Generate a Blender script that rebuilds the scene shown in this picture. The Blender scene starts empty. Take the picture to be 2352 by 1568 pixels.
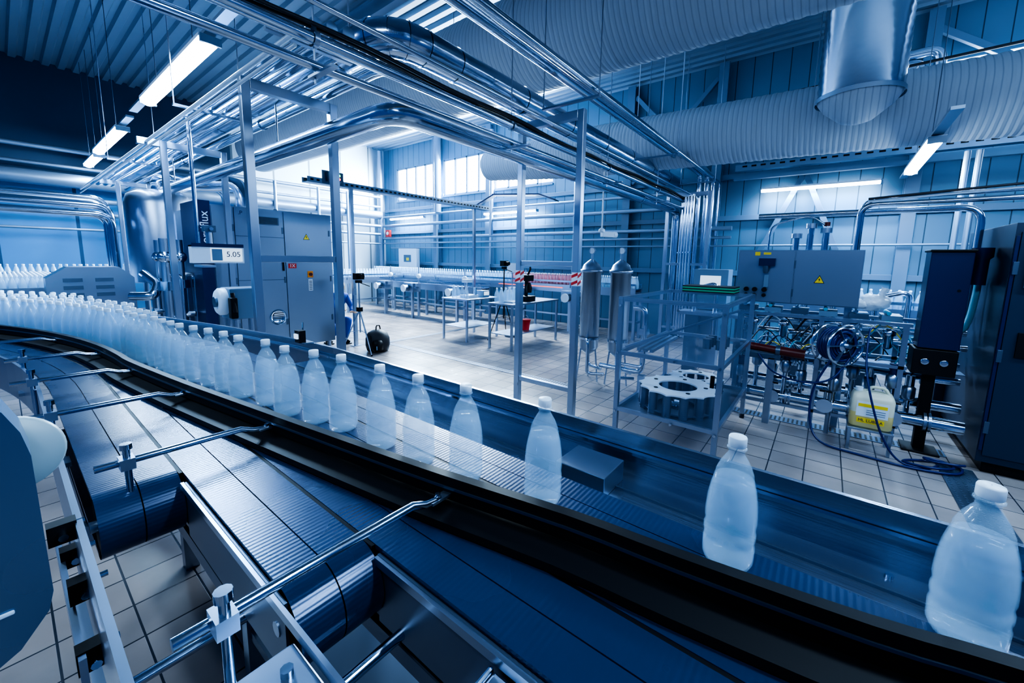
import bpy, math, random
from mathutils import Vector, Matrix
random.seed(4)
sc=bpy.context.scene
V=Vector
# ------------------------------------------------------------------ materials
def nodes(name):
    m=bpy.data.materials.new(name); m.use_nodes=True
    nt=m.node_tree; b=nt.nodes['Principled BSDF']; return m,nt,b
def pbr(name,col,rough=.5,metal=0,noise=0,nscale=8,bump=0,bscale=60,spec=.5,alpha=1,trans=0,emit=None,es=0,stretch=None):
    m,nt,b=nodes(name); N=nt.nodes; L=nt.links
    b.inputs['Base Color'].default_value=(*col,1); b.inputs['Roughness'].default_value=rough
    b.inputs['Metallic'].default_value=metal; b.inputs['Specular IOR Level'].default_value=spec
    b.inputs['Alpha'].default_value=alpha; b.inputs['Transmission Weight'].default_value=trans
    if emit: b.inputs['Emission Color'].default_value=(*emit,1); b.inputs['Emission Strength'].default_value=es
    if noise or bump:
        g=N.new('ShaderNodeNewGeometry')
    if noise:
        t=N.new('ShaderNodeTexNoise'); t.inputs['Scale'].default_value=nscale; t.inputs['Detail'].default_value=2
        L.new(g.outputs['Position'],t.inputs['Vector'])
        mx=N.new('ShaderNodeMapRange'); mx.inputs[1].default_value=.2; mx.inputs[2].default_value=.8
        mx.inputs[3].default_value=max(.02,rough-noise); mx.inputs[4].default_value=rough+noise
        L.new(t.outputs['Fac'],mx.inputs[0]); L.new(mx.outputs[0],b.inputs['Roughness'])
        c=N.new('ShaderNodeMix'); c.data_type='RGBA'
        c.inputs[6].default_value=(*[k*(1-noise*.9) for k in col],1); c.inputs[7].default_value=(*[min(1,k*(1+noise*.6)) for k in col],1)
        L.new(t.outputs['Fac'],c.inputs[0]); L.new(c.outputs[2],b.inputs['Base Color'])
    if bump:
        t2=N.new('ShaderNodeTexNoise'); t2.inputs['Scale'].default_value=bscale
        if stretch:
            mp=N.new('ShaderNodeMapping'); mp.inputs['Scale'].default_value=stretch; L.new(g.outputs['Position'],mp.inputs['Vector']); L.new(mp.outputs[0],t2.inputs['Vector'])
        else: L.new(g.outputs['Position'],t2.inputs['Vector'])
        bp=N.new('ShaderNodeBump'); bp.inputs['Strength'].default_value=bump; bp.inputs['Distance'].default_value=.01
        L.new(t2.outputs['Fac'],bp.inputs['Height']); L.new(bp.outputs[0],b.inputs['Normal'])
    return m
def emis(name,col,s):
    return pbr(name,(0.02,.02,.02),.5,emit=col,es=s)
STEEL=pbr('brushed_steel',(.34,.42,.54),.30,.95,.04,1.5)
STEELB=pbr('brushed_trough_steel',(.30,.37,.48),.24,.95,.06,2,.06,30,stretch=(6,.25,6))
STEELP=pbr('polished_pipe_steel',(.46,.56,.69),.16,1,.03,1.5)
STEELD=pbr('dark_steel',(.11,.155,.23),.38,.85,.04,2)
GALV=pbr('galvanised_steel',(.24,.33,.45),.45,.8,.05,3)
FOIL=pbr('insulation_foil',(.46,.55,.68),.18,1,.05,2,.12,10)
PANEL=pbr('cabinet_steel',(.24,.31,.42),.34,.85,.04,1.2)
BLACK=pbr('black_plastic',(.002,.003,.006),.5,spec=.3)
RUBBER=pbr('black_rubber',(.010,.013,.022),.6)
NAVY=pbr('navy_paint',(.005,.010,.07),.35)
BLUEHOSE=pbr('blue_hose',(.004,.013,.11),.35)
CYANH=pbr('cyan_hose',(.05,.30,.44),.4)
WHITE=pbr('white_enamel',(.62,.74,.86),.35)
GREYP=pbr('grey_paint',(.12,.20,.31),.45,0,.05,3)
DGREY=pbr('dark_cabinet_paint',(.016,.030,.065),.4,.2,.04,3)
HOUSE=pbr('housing_paint',(.13,.21,.34),.28,.8,.03,2)
RED=pbr('red_paint',(.60,.02,.02),.4)
DRED=pbr('dark_red_paint',(.09,.006,.008),.35)
YEL=pbr('yellow_paint',(.85,.6,.03),.45)
GREEN=pbr('green_foam',(.02,.38,.20),.6)
ORANGE=pbr('orange_switch',(.8,.25,.02),.4)
CREAM=pbr('cream_disc',(.36,.46,.50),.4)
CAP=pbr('bottle_cap_white',(.78,.90,1),.35,alpha=.82)
PET=pbr('bottle_plastic',(.60,.82,1.0),.08,0,alpha=.26,spec=1)
WATER=pbr('bottle_water',(.50,.77,1.0),.12,0,alpha=.24)
PETF=pbr('bottle_plastic_frosted',(.50,.74,.95),.2,alpha=.5,spec=.9)
PETR=pbr('bottle_plastic_red_lit',(.75,.36,.44),.25,alpha=.7)  # red light falling on the bottles, painted into the plastic colour
ACRY=pbr('acrylic_sheet',(.16,.28,.50),.03,0,alpha=.07,spec=.9)
CANI=pbr('canister_plastic',(.62,.62,.50),.35)
LIQ=pbr('canister_liquid',(.66,.54,.22),.3)
BAGP=pbr('plastic_bag',(.75,.85,.95),.25,bump=.9,bscale=25,alpha=.85)
CLOTH=pbr('work_trousers_blue',(.01,.05,.28),.8,bump=.3)
SKIN=pbr('skin',(.45,.28,.20),.5)
HAIR=pbr('hair_dark',(.02,.015,.012),.6)
TUBE=emis('fluorescent_tube',(.70,.87,1),30)
LEDR=emis('led_red',(1,.06,.03),6); LEDG=emis('led_green',(.05,1,.35),4); SCR=emis('screen_glow',(.55,.75,1),.8)
REDGL=emis('red_beam_strip',(1,.10,.06),1.6)

def belt_mat():
    m,nt,b=nodes('conveyor_chain_blue'); N=nt.nodes;L=nt.links
    g=N.new('ShaderNodeNewGeometry'); s=N.new('ShaderNodeSeparateXYZ'); L.new(g.outputs['Position'],s.inputs[0])
    b.inputs['Base Color'].default_value=(.010,.036,.105,1)
    b.inputs['Metallic'].default_value=.3; b.inputs['Specular IOR Level'].default_value=.8
    w=N.new('ShaderNodeMath'); w.operation='ADD'; L.new(s.outputs['Y'],w.inputs[0]); L.new(s.outputs['Z'],w.inputs[1])
    mu=N.new('ShaderNodeMath'); mu.operation='MULTIPLY'; L.new(w.outputs[0],mu.inputs[0]); mu.inputs[1].default_value=2*math.pi/.0125
    si=N.new('ShaderNodeMath'); si.operation='SINE'; L.new(mu.outputs[0],si.inputs[0])
    bp=N.new('ShaderNodeBump'); bp.inputs['Strength'].default_value=.14; bp.inputs['Distance'].default_value=.001
    L.new(si.outputs[0],bp.inputs['Height']); L.new(bp.outputs[0],b.inputs['Normal'])
    t=N.new('ShaderNodeTexNoise'); t.inputs['Scale'].default_value=4; L.new(g.outputs['Position'],t.inputs['Vector'])
    mr=N.new('ShaderNodeMapRange'); mr.inputs[3].default_value=.20; mr.inputs[4].default_value=.34; L.new(t.outputs['Fac'],mr.inputs[0]); L.new(mr.outputs[0],b.inputs['Roughness'])
    return m
BELT=belt_mat()
def fabric_mat():
    m,nt,b=nodes('textile_duct_fabric'); N=nt.nodes;L=nt.links
    g=N.new('ShaderNodeNewGeometry'); s=N.new('ShaderNodeSeparateXYZ'); L.new(g.outputs['Position'],s.inputs[0])
    mu=N.new('ShaderNodeMath'); mu.operation='MULTIPLY'; L.new(s.outputs['Y'],mu.inputs[0]); mu.inputs[1].default_value=1/.065
    t=N.new('ShaderNodeTexNoise'); t.inputs['Scale'].default_value=2.5; t.inputs['Detail'].default_value=3; L.new(g.outputs['Position'],t.inputs['Vector'])
    ad=N.new('ShaderNodeMath'); ad.operation='MULTIPLY_ADD'; L.new(t.outputs['Fac'],ad.inputs[0]); ad.inputs[1].default_value=.4; L.new(mu.outputs[0],ad.inputs[2])
    fr=N.new('ShaderNodeMath'); fr.operation='PINGPONG'; L.new(ad.outputs[0],fr.inputs[0]); fr.inputs[1].default_value=.5
    mr=N.new('ShaderNodeMapRange'); mr.inputs[1].default_value=0; mr.inputs[2].default_value=.14; L.new(fr.outputs[0],mr.inputs[0])
    mx=N.new('ShaderNodeMix'); mx.data_type='RGBA'; mx.inputs[6].default_value=(.18,.25,.34,1); mx.inputs[7].default_value=(.30,.38,.48,1); L.new(mr.outputs[0],mx.inputs[0])
    L.new(mx.outputs[2],b.inputs['Base Color']); b.inputs['Roughness'].default_value=.7
    bp=N.new('ShaderNodeBump'); bp.inputs['Strength'].default_value=.6; bp.inputs['Distance'].default_value=.02
    L.new(fr.outputs[0],bp.inputs['Height']); L.new(bp.outputs[0],b.inputs['Normal'])
    return m
FABR=fabric_mat()
def tile_mat():
    m,nt,b=nodes('floor_tiles'); N=nt.nodes;L=nt.links
    g=N.new('ShaderNodeNewGeometry'); br=N.new('ShaderNodeTexBrick'); L.new(g.outputs['Position'],br.inputs['Vector'])
    br.offset=0; br.squash=1; br.inputs['Scale'].default_value=1; br.inputs['Brick Width'].default_value=.25; br.inputs['Row Height'].default_value=.25
    br.inputs['Mortar Size'].default_value=.005; br.inputs['Mortar Smooth'].default_value=.3
    br.inputs['Color1'].default_value=(.42,.36,.35,1); br.inputs['Color2'].default_value=(.32,.28,.28,1); br.inputs['Mortar'].default_value=(.03,.04,.06,1)
    t=N.new('ShaderNodeTexNoise'); t.inputs['Scale'].default_value=1.3; t.inputs['Detail'].default_value=5; L.new(g.outputs['Position'],t.inputs['Vector'])
    mx=N.new('ShaderNodeMix'); mx.data_type='RGBA'; mx.blend_type='MULTIPLY'; mx.inputs[0].default_value=.7
    cr=N.new('ShaderNodeMapRange'); cr.inputs[1].default_value=.3; cr.inputs[2].default_value=.7; cr.inputs[3].default_value=.45; cr.inputs[4].default_value=1.05; L.new(t.outputs['Fac'],cr.inputs[0])
    L.new(br.outputs['Color'],mx.inputs[6]); L.new(cr.outputs[0],mx.inputs[7]); L.new(mx.outputs[2],b.inputs['Base Color'])
    mr=N.new('ShaderNodeMapRange'); mr.inputs[3].default_value=.10; mr.inputs[4].default_value=.36; L.new(t.outputs['Fac'],mr.inputs[0]); L.new(mr.outputs[0],b.inputs['Roughness'])
    bp=N.new('ShaderNodeBump'); bp.invert=True; bp.inputs['Strength'].default_value=.5; bp.inputs['Distance'].default_value=.004
    L.new(br.outputs['Fac'],bp.inputs['Height']); L.new(bp.outputs[0],b.inputs['Normal'])
    return m
def panel_mat(name,c1,c2,axis,pitch=.35,rough=.5,metal=.2):
    m,nt,b=nodes(name); N=nt.nodes;L=nt.links
    g=N.new('ShaderNodeNewGeometry'); s=N.new('ShaderNodeSeparateXYZ'); L.new(g.outputs['Position'],s.inputs[0])
    mu=N.new('ShaderNodeMath'); mu.operation='MULTIPLY'; L.new(s.outputs[axis],mu.inputs[0]); mu.inputs[1].default_value=1/pitch
    fr=N.new('ShaderNodeMath'); fr.operation='FRACT'; L.new(mu.outputs[0],fr.inputs[0])
    lt=N.new('ShaderNodeMath'); lt.operation='LESS_THAN'; L.new(fr.outputs[0],lt.inputs[0]); lt.inputs[1].default_value=.05
    t=N.new('ShaderNodeTexNoise'); t.inputs['Scale'].default_value=.9; t.inputs['Detail'].default_value=5; L.new(g.outputs['Position'],t.inputs['Vector'])
    mx=N.new('ShaderNodeMix'); mx.data_type='RGBA'; mx.inputs[6].default_value=(*c1,1); mx.inputs[7].default_value=(*c2,1); L.new(t.outputs['Fac'],mx.inputs[0])
    m2=N.new('ShaderNodeMix'); m2.data_type='RGBA'; m2.inputs[7].default_value=(*[k*.35 for k in c1],1); L.new(mx.outputs[2],m2.inputs[6]); L.new(lt.outputs[0],m2.inputs[0])
    L.new(m2.outputs[2],b.inputs['Base Color']); b.inputs['Roughness'].default_value=rough; b.inputs['Metallic'].default_value=metal
    bp=N.new('ShaderNodeBump'); bp.invert=True; bp.inputs['Distance'].default_value=.02; bp.inputs['Strength'].default_value=.6; L.new(lt.outputs[0],bp.inputs['Height']); L.new(bp.outputs[0],b.inputs['Normal'])
    return m
TILE=tile_mat()
WALLF=panel_mat('sandwich_panel_wall',(.08,.17,.28),(.13,.25,.37),'Y',.30)
WALLL=panel_mat('painted_panel_wall',(.04,.17,.40),(.07,.25,.50),'X',1.2)
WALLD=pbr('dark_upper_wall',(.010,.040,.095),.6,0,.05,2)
CEIL=pbr('corrugated_roof_sheet',(.20,.28,.38),.42,.4,.05,2)
PANE=emis('bright_daylight_pane',(.76,.90,1),10)

# ------------------------------------------------------------------ builder
class B:
    def __init__(s): s.v=[];s.f=[];s.m=[];s.s=[];s.mats=[]
    def mi(s,m):
        if m not in s.mats: s.mats.append(m)
        return s.mats.index(m)
    def add(s,vs,fs,m,smooth=False):
        o=len(s.v); k=s.mi(m); s.v+= [tuple(p) for p in vs]
        for f in fs: s.f.append([i+o for i in f]); s.m.append(k); s.s.append(smooth)
    def box(s,x0,x1,y0,y1,z0,z1,m):
        x0,x1=sorted((x0,x1));y0,y1=sorted((y0,y1));z0,z1=sorted((z0,z1))
        vs=[(x,y,z) for z in (z0,z1) for y in (y0,y1) for x in (x0,x1)]
        s.add(vs,[(0,2,3,1),(4,5,7,6),(0,1,5,4),(2,6,7,3),(0,4,6,2),(1,3,7,5)],m); return s
    def obox(s,c,size,m,R=None):
        c=V(c); hx,hy,hz=[k/2 for k in size]; R=R or Matrix.Identity(3)
        vs=[c+R@V((x,y,z)) for z in (-hz,hz) for y in (-hy,hy) for x in (-hx,hx)]
        s.add(vs,[(0,2,3,1),(4,5,7,6),(0,1,5,4),(2,6,7,3),(0,4,6,2),(1,3,7,5)],m); return s
    def beam(s,p,q,w,h,m):
        p=V(p);q=V(q); d=(q-p); L=d.length; d.normalize()
        up=V((0,0,1)) if abs(d.z)<.95 else V((0,1,0))
        a=up.cross(d).normalized(); b=d.cross(a)
        R=Matrix((d,a,b)).transposed(); return s.obox((p+q)/2,(L,w,h),m,R)
    def prism(s,poly,fn,d0,d1,m,smooth=False):
        n=len(poly); vs=[fn(a,b,d0) for a,b in poly]+[fn(a,b,d1) for a,b in poly]
        s.add(vs,[list(range(n))[::-1],list(range(n,2*n))],m,False); s.add(vs,[(i,(i+1)%n,n+(i+1)%n,n+i) for i in range(n)],m,smooth); return s
    def ring(s,c,d,n,r,ref=None):
        d=V(d).normalized(); ref=ref or (V((0,0,1)) if abs(d.z)<.9 else V((1,0,0)))
        a=ref.cross(d).normalized(); b=d.cross(a)
        return [V(c)+a*(r*math.cos(2*math.pi*i/n))+b*(r*math.sin(2*math.pi*i/n)) for i in range(n)]
    def lathe(s,o,axis,prof,m,n=20,caps=True):
        axis=V(axis).normalized(); vs=[]
        for r,h in prof: vs+=s.ring(V(o)+axis*h,axis,n,max(r,1e-4))
        fs=[(k*n+i,k*n+(i+1)%n,(k+1)*n+(i+1)%n,(k+1)*n+i) for k in range(len(prof)-1) for i in range(n)]
        s.add(vs,fs,m,True)
        if caps:
            s.add(vs[:n],[list(range(n))[::-1]],m); s.add(vs[-n:],[list(range(n))],m)
        return s
    def cyl(s,p,q,r,m,n=16,r2=None):
        p=V(p);q=V(q); L=(q-p).length
        return s.lathe(p,q-p,[(r,0),(r if r2 is None else r2,L)],m,n)
    def tube(s,pts,r,m,n=12,fil=None,seg=6,caps=True):
        pts=[V(p) for p in pts]
        if fil:
            out=[pts[0]]
            for i in range(1,len(pts)-1):
                a,b,c=pts[i-1],pts[i],pts[i+1]; u=(a-b);w=(c-b); t=min(fil,u.length*.49,w.length*.49)
                u.normalize();w.normalize(); p0=b+u*t;p2=b+w*t
                for k in range(seg+1):
                    q=k/seg; out.append(p0*(1-q)**2+b*2*q*(1-q)+p2*q*q)
            out.append(pts[-1]); pts=out
        vs=[]; d0=(pts[1]-pts[0]).normalized()
        a=(V((0,0,1)) if abs(d0.z)<.9 else V((1,0,0))).cross(d0).normalized()
        for i,p in enumerate(pts):
            d=((pts[min(i+1,len(pts)-1)]-pts[max(i-1,0)])).normalized()
            a=(a-d*a.dot(d)).normalized(); b=d.cross(a)
            vs+=[p+a*(r*math.cos(2*math.pi*k/n))+b*(r*math.sin(2*math.pi*k/n)) for k in range(n)]
        K=len(pts)
        s.add(vs,[(k*n+i,k*n+(i+1)%n,(k+1)*n+(i+1)%n,(k+1)*n+i) for k in range(K-1) for i in range(n)],m,True)
        if caps: s.add(vs[:n],[list(range(n))[::-1]],m); s.add(vs[-n:],[list(range(n))],m)
        return s
    def sweep(s,path,sec,m,smooth=False):
        P=[V((p[0],p[1],0)) for p in path]; K=len(P); n=len(sec); vs=[]
        for i,p in enumerate(P):
            d=(P[min(i+1,K-1)]-P[max(i-1,0)]).normalized(); r=V((d.y,-d.x,0))
            vs+=[p+r*a+V((0,0,z)) for a,z in sec]
        s.add(vs,[(k*n+i,k*n+(i+1)%n,(k+1)*n+(i+1)%n,(k+1)*n+i) for k in range(K-1) for i in range(n)],m,smooth)
        s.add(vs[:n],[list(range(n))[::-1]],m); s.add(vs[-n:],[list(range(n))],m); return s
    def sphere(s,c,r,m,n=16,sc=(1,1,1)):
        vs=[]; K=n//2
        for k in range(K+1):
            t=math.pi*k/K
            for i in range(n):
                p=2*math.pi*i/n; vs.append((c[0]+r*sc[0]*max(math.sin(t),1e-3)*math.cos(p),c[1]+r*sc[1]*max(math.sin(t),1e-3)*math.sin(p),c[2]+r*sc[2]*math.cos(t)))
        s.add(vs,[(k*n+i,(k+1)*n+i,(k+1)*n+(i+1)%n,k*n+(i+1)%n) for k in range(K) for i in range(n)],m,True); return s
    def text(s,body,loc,X,Y,size,m,ext=.0008,align='CENTER'):
        cu=bpy.data.curves.new('t','FONT'); cu.body=body; cu.size=size; cu.extrude=ext; cu.align_x=align; cu.align_y='CENTER'
        ob=bpy.data.objects.new('t',cu); bpy.context.collection.objects.link(ob); bpy.context.view_layer.update()
        me=ob.to_mesh(); X=V(X);Y=V(Y);Z=X.cross(Y)
        vs=[V(loc)+X*v.co.x+Y*v.co.y+Z*(v.co.z+.001) for v in me.vertices]; fs=[list(p.vertices) for p in me.polygons]
        s.add(vs,fs,m); ob.to_mesh_clear(); bpy.data.objects.remove(ob); return s
    def done(s,name,bevel=0,parent=None):
        me=bpy.data.meshes.new(name); me.from_pydata(s.v,[],s.f)
        for m in s.mats: me.materials.append(m)
        me.polygons.foreach_set('material_index',s.m); me.polygons.foreach_set('use_smooth',s.s); me.update()
        ob=bpy.data.objects.new(name,me); bpy.context.collection.objects.link(ob)
        if bevel:
            b=ob.modifiers.new('bevel','BEVEL'); b.width=bevel; b.segments=2; b.limit_method='ANGLE'; b.angle_limit=math.radians(50)
        if parent: ob.parent=parent
        return ob
XF=(0,-1,0); ZF=(0,0,1); YF=(1,0,0)
def smooth(P,n=4):
    out=[]
    for i in range(len(P)-1):
        p0=P[max(i-1,0)];p1=P[i];p2=P[i+1];p3=P[min(i+2,len(P)-1)]
        for k in range(n):
            t=k/n; out.append(tuple(.5*((2*p1[j])+(-p0[j]+p2[j])*t+(2*p0[j]-5*p1[j]+4*p2[j]-p3[j])*t*t+(-p0[j]+3*p1[j]-3*p2[j]+p3[j])*t**3) for j in range(len(p1))))
    out.append(P[-1]); return out

# ------------------------------------------------------------------ room shell
X1=9.5; Y1=13.8; ZC=5.7; XB=-5; YR=-7
b=B(); b.box(XB,X1+.2,YR,Y1+.2,-.2,0,TILE); b.done('floor')
wins=[(6.1,8.2),(8.35,10.45),(10.9,13.0)]; wz0,wz1=3.78,4.95
b=B()
b.box(X1,X1+.2,YR,Y1+.2,0,wz0,WALLF); b.box(X1,X1+.2,YR,Y1+.2,5.0,ZC+.2,WALLF)
op=[(-6.3,-3.7),(-3.4,-1.0)]+wins
y=YR
for a,c in op:
    b.box(X1,X1+.2,y,a,wz0,5.0,WALLF); y=c
b.box(X1,X1+.2,y,Y1+.2,wz0,5.0,WALLF)
for a,c in op: b.box(X1,X1+.2,a,c,wz1,5.0,WALLF)
b.done('wall_far')
for i,(a,c) in enumerate(op):
    b=B(); b.box(X1+.10,X1+.12,a,c,wz0,wz1,PANE)
    n=4
    for k in range(n+1):
        yy=a+(c-a)*k/n; b.box(X1+.03,X1+.09,max(a,yy-.022),min(c,yy+.022),wz0,wz1,GREYP)
    b.box(X1+.03,X1+.09,a,c,wz0,wz0+.05,GREYP); b.box(X1+.03,X1+.09,a,c,wz1-.05,wz1,GREYP)
    b.box(X1-.06,X1+.05,a-.03,c+.03,wz0-.05,wz0-.005,GREYP)
    b.done('window_%d'%(i+1))
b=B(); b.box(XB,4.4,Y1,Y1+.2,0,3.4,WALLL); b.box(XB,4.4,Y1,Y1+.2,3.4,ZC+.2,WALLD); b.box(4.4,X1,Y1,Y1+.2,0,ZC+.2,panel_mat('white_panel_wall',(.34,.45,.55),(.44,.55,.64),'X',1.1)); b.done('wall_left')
b=B(); x=XB; prof=[]
while x<X1+.2:
    prof+=[(x,ZC),(x+.10,ZC),(x+.13,ZC+.06),(x+.20,ZC+.06)]; x+=.23
n=len(prof); vs=[(p[0],YR,p[1]) for p in prof]+[(p[0],Y1+.2,p[1]) for p in prof]
b.add(vs,[(i,i+1,n+i+1,n+i) for i in range(n-1)],CEIL); b.done('ceiling')
b=B()
for xx in (0.2,4.0,7.9): b.box(xx-.06,xx+.06,YR,Y1,5.42,5.46,GALV); b.box(xx-.015,xx+.015,YR,Y1,5.46,5.68,GALV); b.box(xx-.06,xx+.06,YR,Y1,5.66,5.69,GALV)
b.done('roof_beams')
b=B()
for yy in (10.65,8.27,3.9,2.0,-.95,-3.5):
    b.box(X1-.22,X1-.19,yy-.09,yy+.09,0,ZC-.05,GREYP); b.box(X1-.19,X1-.03,yy-.012,yy+.012,0,ZC-.05,GREYP); b.box(X1-.04,X1-.01,yy-.09,yy+.09,0,ZC-.05,GREYP)
for zz in (3.45,2.62,1.5): b.box(X1-.09,X1-.01,YR,Y1-.1,zz-.05,zz+.05,GREYP)
for a,c in (((1.9,0),( .5,3.4)),((-.85,0),(.5,3.4)),((2.1,5.4),(3.8,3.5)),((2.1,3.5),(3.8,5.4)),((-.95,5.4),(-3.4,3.5))):
    b.beam((X1-.15,a[0],a[1]),(X1-.15,c[0],c[1]),.09,.09,GREYP)
b.done('steel_columns',.004)

# ------------------------------------------------------------------ ducts
def ribduct(x,z,r,y0,y1,pitch=.13,amp=.010,tilt=0,tap=None):
    b=B(); prof=[(.02,0),(r*.85,0.0),(r,.06)]; L=y1-y0; h=.08
    while h<L-.14:
        k=1 if not tap else 1-(1-tap)*max(0,(h-(L-2.5))/2.5)
        prof+=[(r*k,h),(r*k+amp,h+pitch*.5)]; h+=pitch
    k=tap or 1
    prof+=[(r*k,L-.06),(r*.8*k,L),(.02,L)]
    b.lathe((x,y0,z),(0,1,tilt),prof,FABR,44)
    yy=y0+.6
    while yy<y1-.3:
        zz=z+tilt*(yy-y0)
        b.cyl((x-.03,yy,zz+r*.85),(x-.03,yy,5.68),.006,STEELD,6); yy+=2.4
    return b
b=ribduct(5.0,4.74,.62,-5,13.4); b.done('textile_air_duct')
b=ribduct(7.5,3.62,.46,-5,6.7,tilt=.025,tap=.7); b.done('textile_air_duct')
b=B(); b.lathe((6.60,-.09,3.40),(0,0,1),[(.04,0),(.16,.04),(.34,.20),(.405,.30)],FABR,40)
prof=[]
for k in range(20): prof+=[(.402,.30+k*.1),(.412,.35+k*.1)]
prof=[p for p in prof if p[1]<2.28]
b.lathe((6.60,-.09,3.40),(0,0,1),prof,FOIL,40); b.lathe((6.60,-.09,3.68),(0,0,1),[(.425,0),(.425,.05)],GALV,40,False); b.done('duct_drop')

# ------------------------------------------------------------------ pipe racks
def flange(b,p,axis,r,m=STEELP): 
    p=V(p);a=V(axis).normalized(); b.cyl(p-a*.012,p+a*.012,r,m,20)
TOP=3.10
def frameB(y,x0,x1,top,rung=True):
    b=B(); w=.034
    for x in (x0,x1):
        b.box(x-w,x+w,y-w,y+w,.012,top,STEEL); b.box(x-.09,x+.09,y-.09,y+.09,0,.012,STEEL)
    b.box(x0+w,x1-w,y-w,y+w,top-.08,top,STEEL)
    if rung: b.box(x0+w,x1-w,y-w*.8,y+w*.8,1.64,1.70,STEEL)
    else: b.box(x0-.25,x0-w,y-w,y+w,top-.08,top,STEEL)
    b.done('pipe_rack_frame',.004)
frameB(3.80,1.34,2.065,TOP); frameB(6.75,1.42,2.065,TOP,False); frameB(11.2,1.60,2.065,TOP,False)
def frameA(x,y0,y1,top,tape):
    b=B(); w=.034
    for y in (y0,y1):
        b.box(x-w,x+w,y-w,y+w,.012,top,STEEL); b.box(x-.09,x+.09,y-.09,y+.09,0,.012,STEEL)
        if tape:
            e=.0015; z0=1.44;z1=1.58
            b.box(x-w-e,x+w+e,y-w-e,y+w+e,z0,z1,WHITE)
            for k in range(2):
                zz=z0+.005+k*.075
                b.prism([(-w-e,zz),(w+e,zz+.03),(w+e,zz+.06),(-w-e,zz+.03)],lambda a,c,d:V((x-w-e-d,y-a,c)),0,.001,RED)
                b.prism([(-w-e,zz),(w+e,zz+.03),(w+e,zz+.06),(-w-e,zz+.03)],lambda a,c,d:V((x+a,y-w-e-d,c)),0,.001,RED)
    b.box(x-w,x+w,y0+w,y1-w,top-.08,top,STEEL); b.box(x-w*.7,x+w*.7,y0+w,y1-w,1.64,1.69,STEEL); b.box(x-w*.7,x+w*.7,y0+w,y1-w,.30,.35,STEEL)
    b.done('pipe_rack_frame',.004)
frameA(3.66,2.03,2.76,TOP+.06,True); frameA(8.75,1.95,2.75,TOP,False)
ENDX=9.05; IZ=3.36
b=B(); b.tube([(1.92,13.0,IZ),(1.92,2.72,IZ),(ENDX,2.72,IZ)],.135,FOIL,24,.34,8)
for xx in [2.6+k*.95 for k in range(7)]: b.lathe((xx,2.72,IZ),(1,0,0),[(.141,0),(.141,.03)],STEELP,24,False)
for yy in [3.3+k*.95 for k in range(10)]: b.lathe((1.92,yy,IZ),(0,1,0),[(.141,0),(.141,.03)],STEELP,24,False)
for k in range(5):
    t=k/4; q=V((1.92,2.72+.34,IZ))*(1-t)**2+V((1.92,2.72,IZ))*2*t*(1-t)+V((1.92+.34,2.72,IZ))*t*t
    d=(V((1.92,2.72,0))-V((1.92,3.06,0)))*(1-t)+(V((2.26,2.72,0))-V((1.92,2.72,0)))*t
    b.lathe(q-d.normalized()*.008,d,[(.141,0),(.141,.016)],STEELP,24,False)
b.done('insulated_pipe')
b=B(); b.tube([(2.0,13.0,3.165),(2.0,2.83,3.165),(8.65,2.83,3.165)],.045,STEELP,18,.18,8)
for yy in (5.2,8.2): flange(b,(2.0,yy,3.165),(0,1,0),.058)
b.done('elbow_pipe')
b=B(); b.tube([(1.9,12.1,2.77),(1.9,2.62,2.77),(8.9,2.62,2.77),(8.9,2.62,.4)],.082,STEELP,24,.22,8)
for p,a in (((1.9,5.3,2.77),(0,1,0)),((4.5,2.62,2.77),(1,0,0)),((6.8,2.62,2.77),(1,0,0))): b.lathe(p,a,[(.088,0),(.088,.02)],STEEL,24,False)
for y in (4.6,8.5): b.cyl((1.9,y,2.85),(1.9,y,3.22),.008,STEELD,6)
b.done('overhead_pipe')
b=B(); b.tube([(-1.2,2.45,2.79),(8.7,2.45,2.79)],.028,STEELP,14); b.tube([(-1.2,2.46,2.94),(9.0,2.46,2.94)],.036,STEELP,16); b.tube([(-1.2,2.3,3.05),(8.9,2.3,3.05)],.018,STEELP,10)
for x in (1.25,3.1,5.2,7.2):
    b.cyl((x,2.47,2.70),(x,2.47,5.68),.006,STEEL,6); b.box(x-.02,x+.02,2.25,2.52,2.735,2.75,STEEL); b.lathe((x-.015,2.46,2.94),(1,0,0),[(.045,0),(.045,.03)],STEEL,16,False); b.cyl((x,2.47,2.98),(x,2.47,3.03),.018,STEEL,8)
b.done('overhead_pipe')
b=B()
mats=[RUBBER,RUBBER,WHITE,RUBBER,YEL,RUBBER,BLUEHOSE,RUBBER]
for k,m in enumerate(mats):
    pts=[]; ph=random.random()*6
    for i in range(60):
        x=-1.2+i*.172; pts.append((x,2.42+.014*k+.012*math.sin(x*1.3+ph),3.0+.010*(k%3)+.014*math.sin(x*.9+ph)-.02*math.sin(x*2.03)**2))
    b.tube(pts,.007 if m in(WHITE,YEL,BLUEHOSE) else .009,m,6)
b.done('cable_bundle')
b=B()
for y,z,r,e,s in ((2.0,3.40,.04,9.15,-1.5),(2.10,3.47,.05,9.05,-1.5),(2.22,3.48,.045,8.95,-1.5),(1.9,3.32,.022,9.2,-1.5)):
    b.tube([(s,y,z),(e,y,z),(e,y,.3)],r,STEELP,14,.14)
for x in (1.0,3.66,6.2,8.6): b.box(x-.02,x+.02,1.85,2.5,3.24,3.26,STEEL); b.cyl((x,1.86,3.25),(x,1.86,5.68),.006,STEEL,6); b.cyl((x,2.49,3.25),(x,2.49,5.68),.006,STEEL,6)
b.done('overhead_pipes')
b=B()
for x,z,r in ((1.42,3.20,.03),(1.52,3.21,.04),(1.64,3.22,.045),(1.74,3.19,.02)):
    b.tube([(x,2.75,z),(x,12.9,z)],r,STEELP,14)
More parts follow.
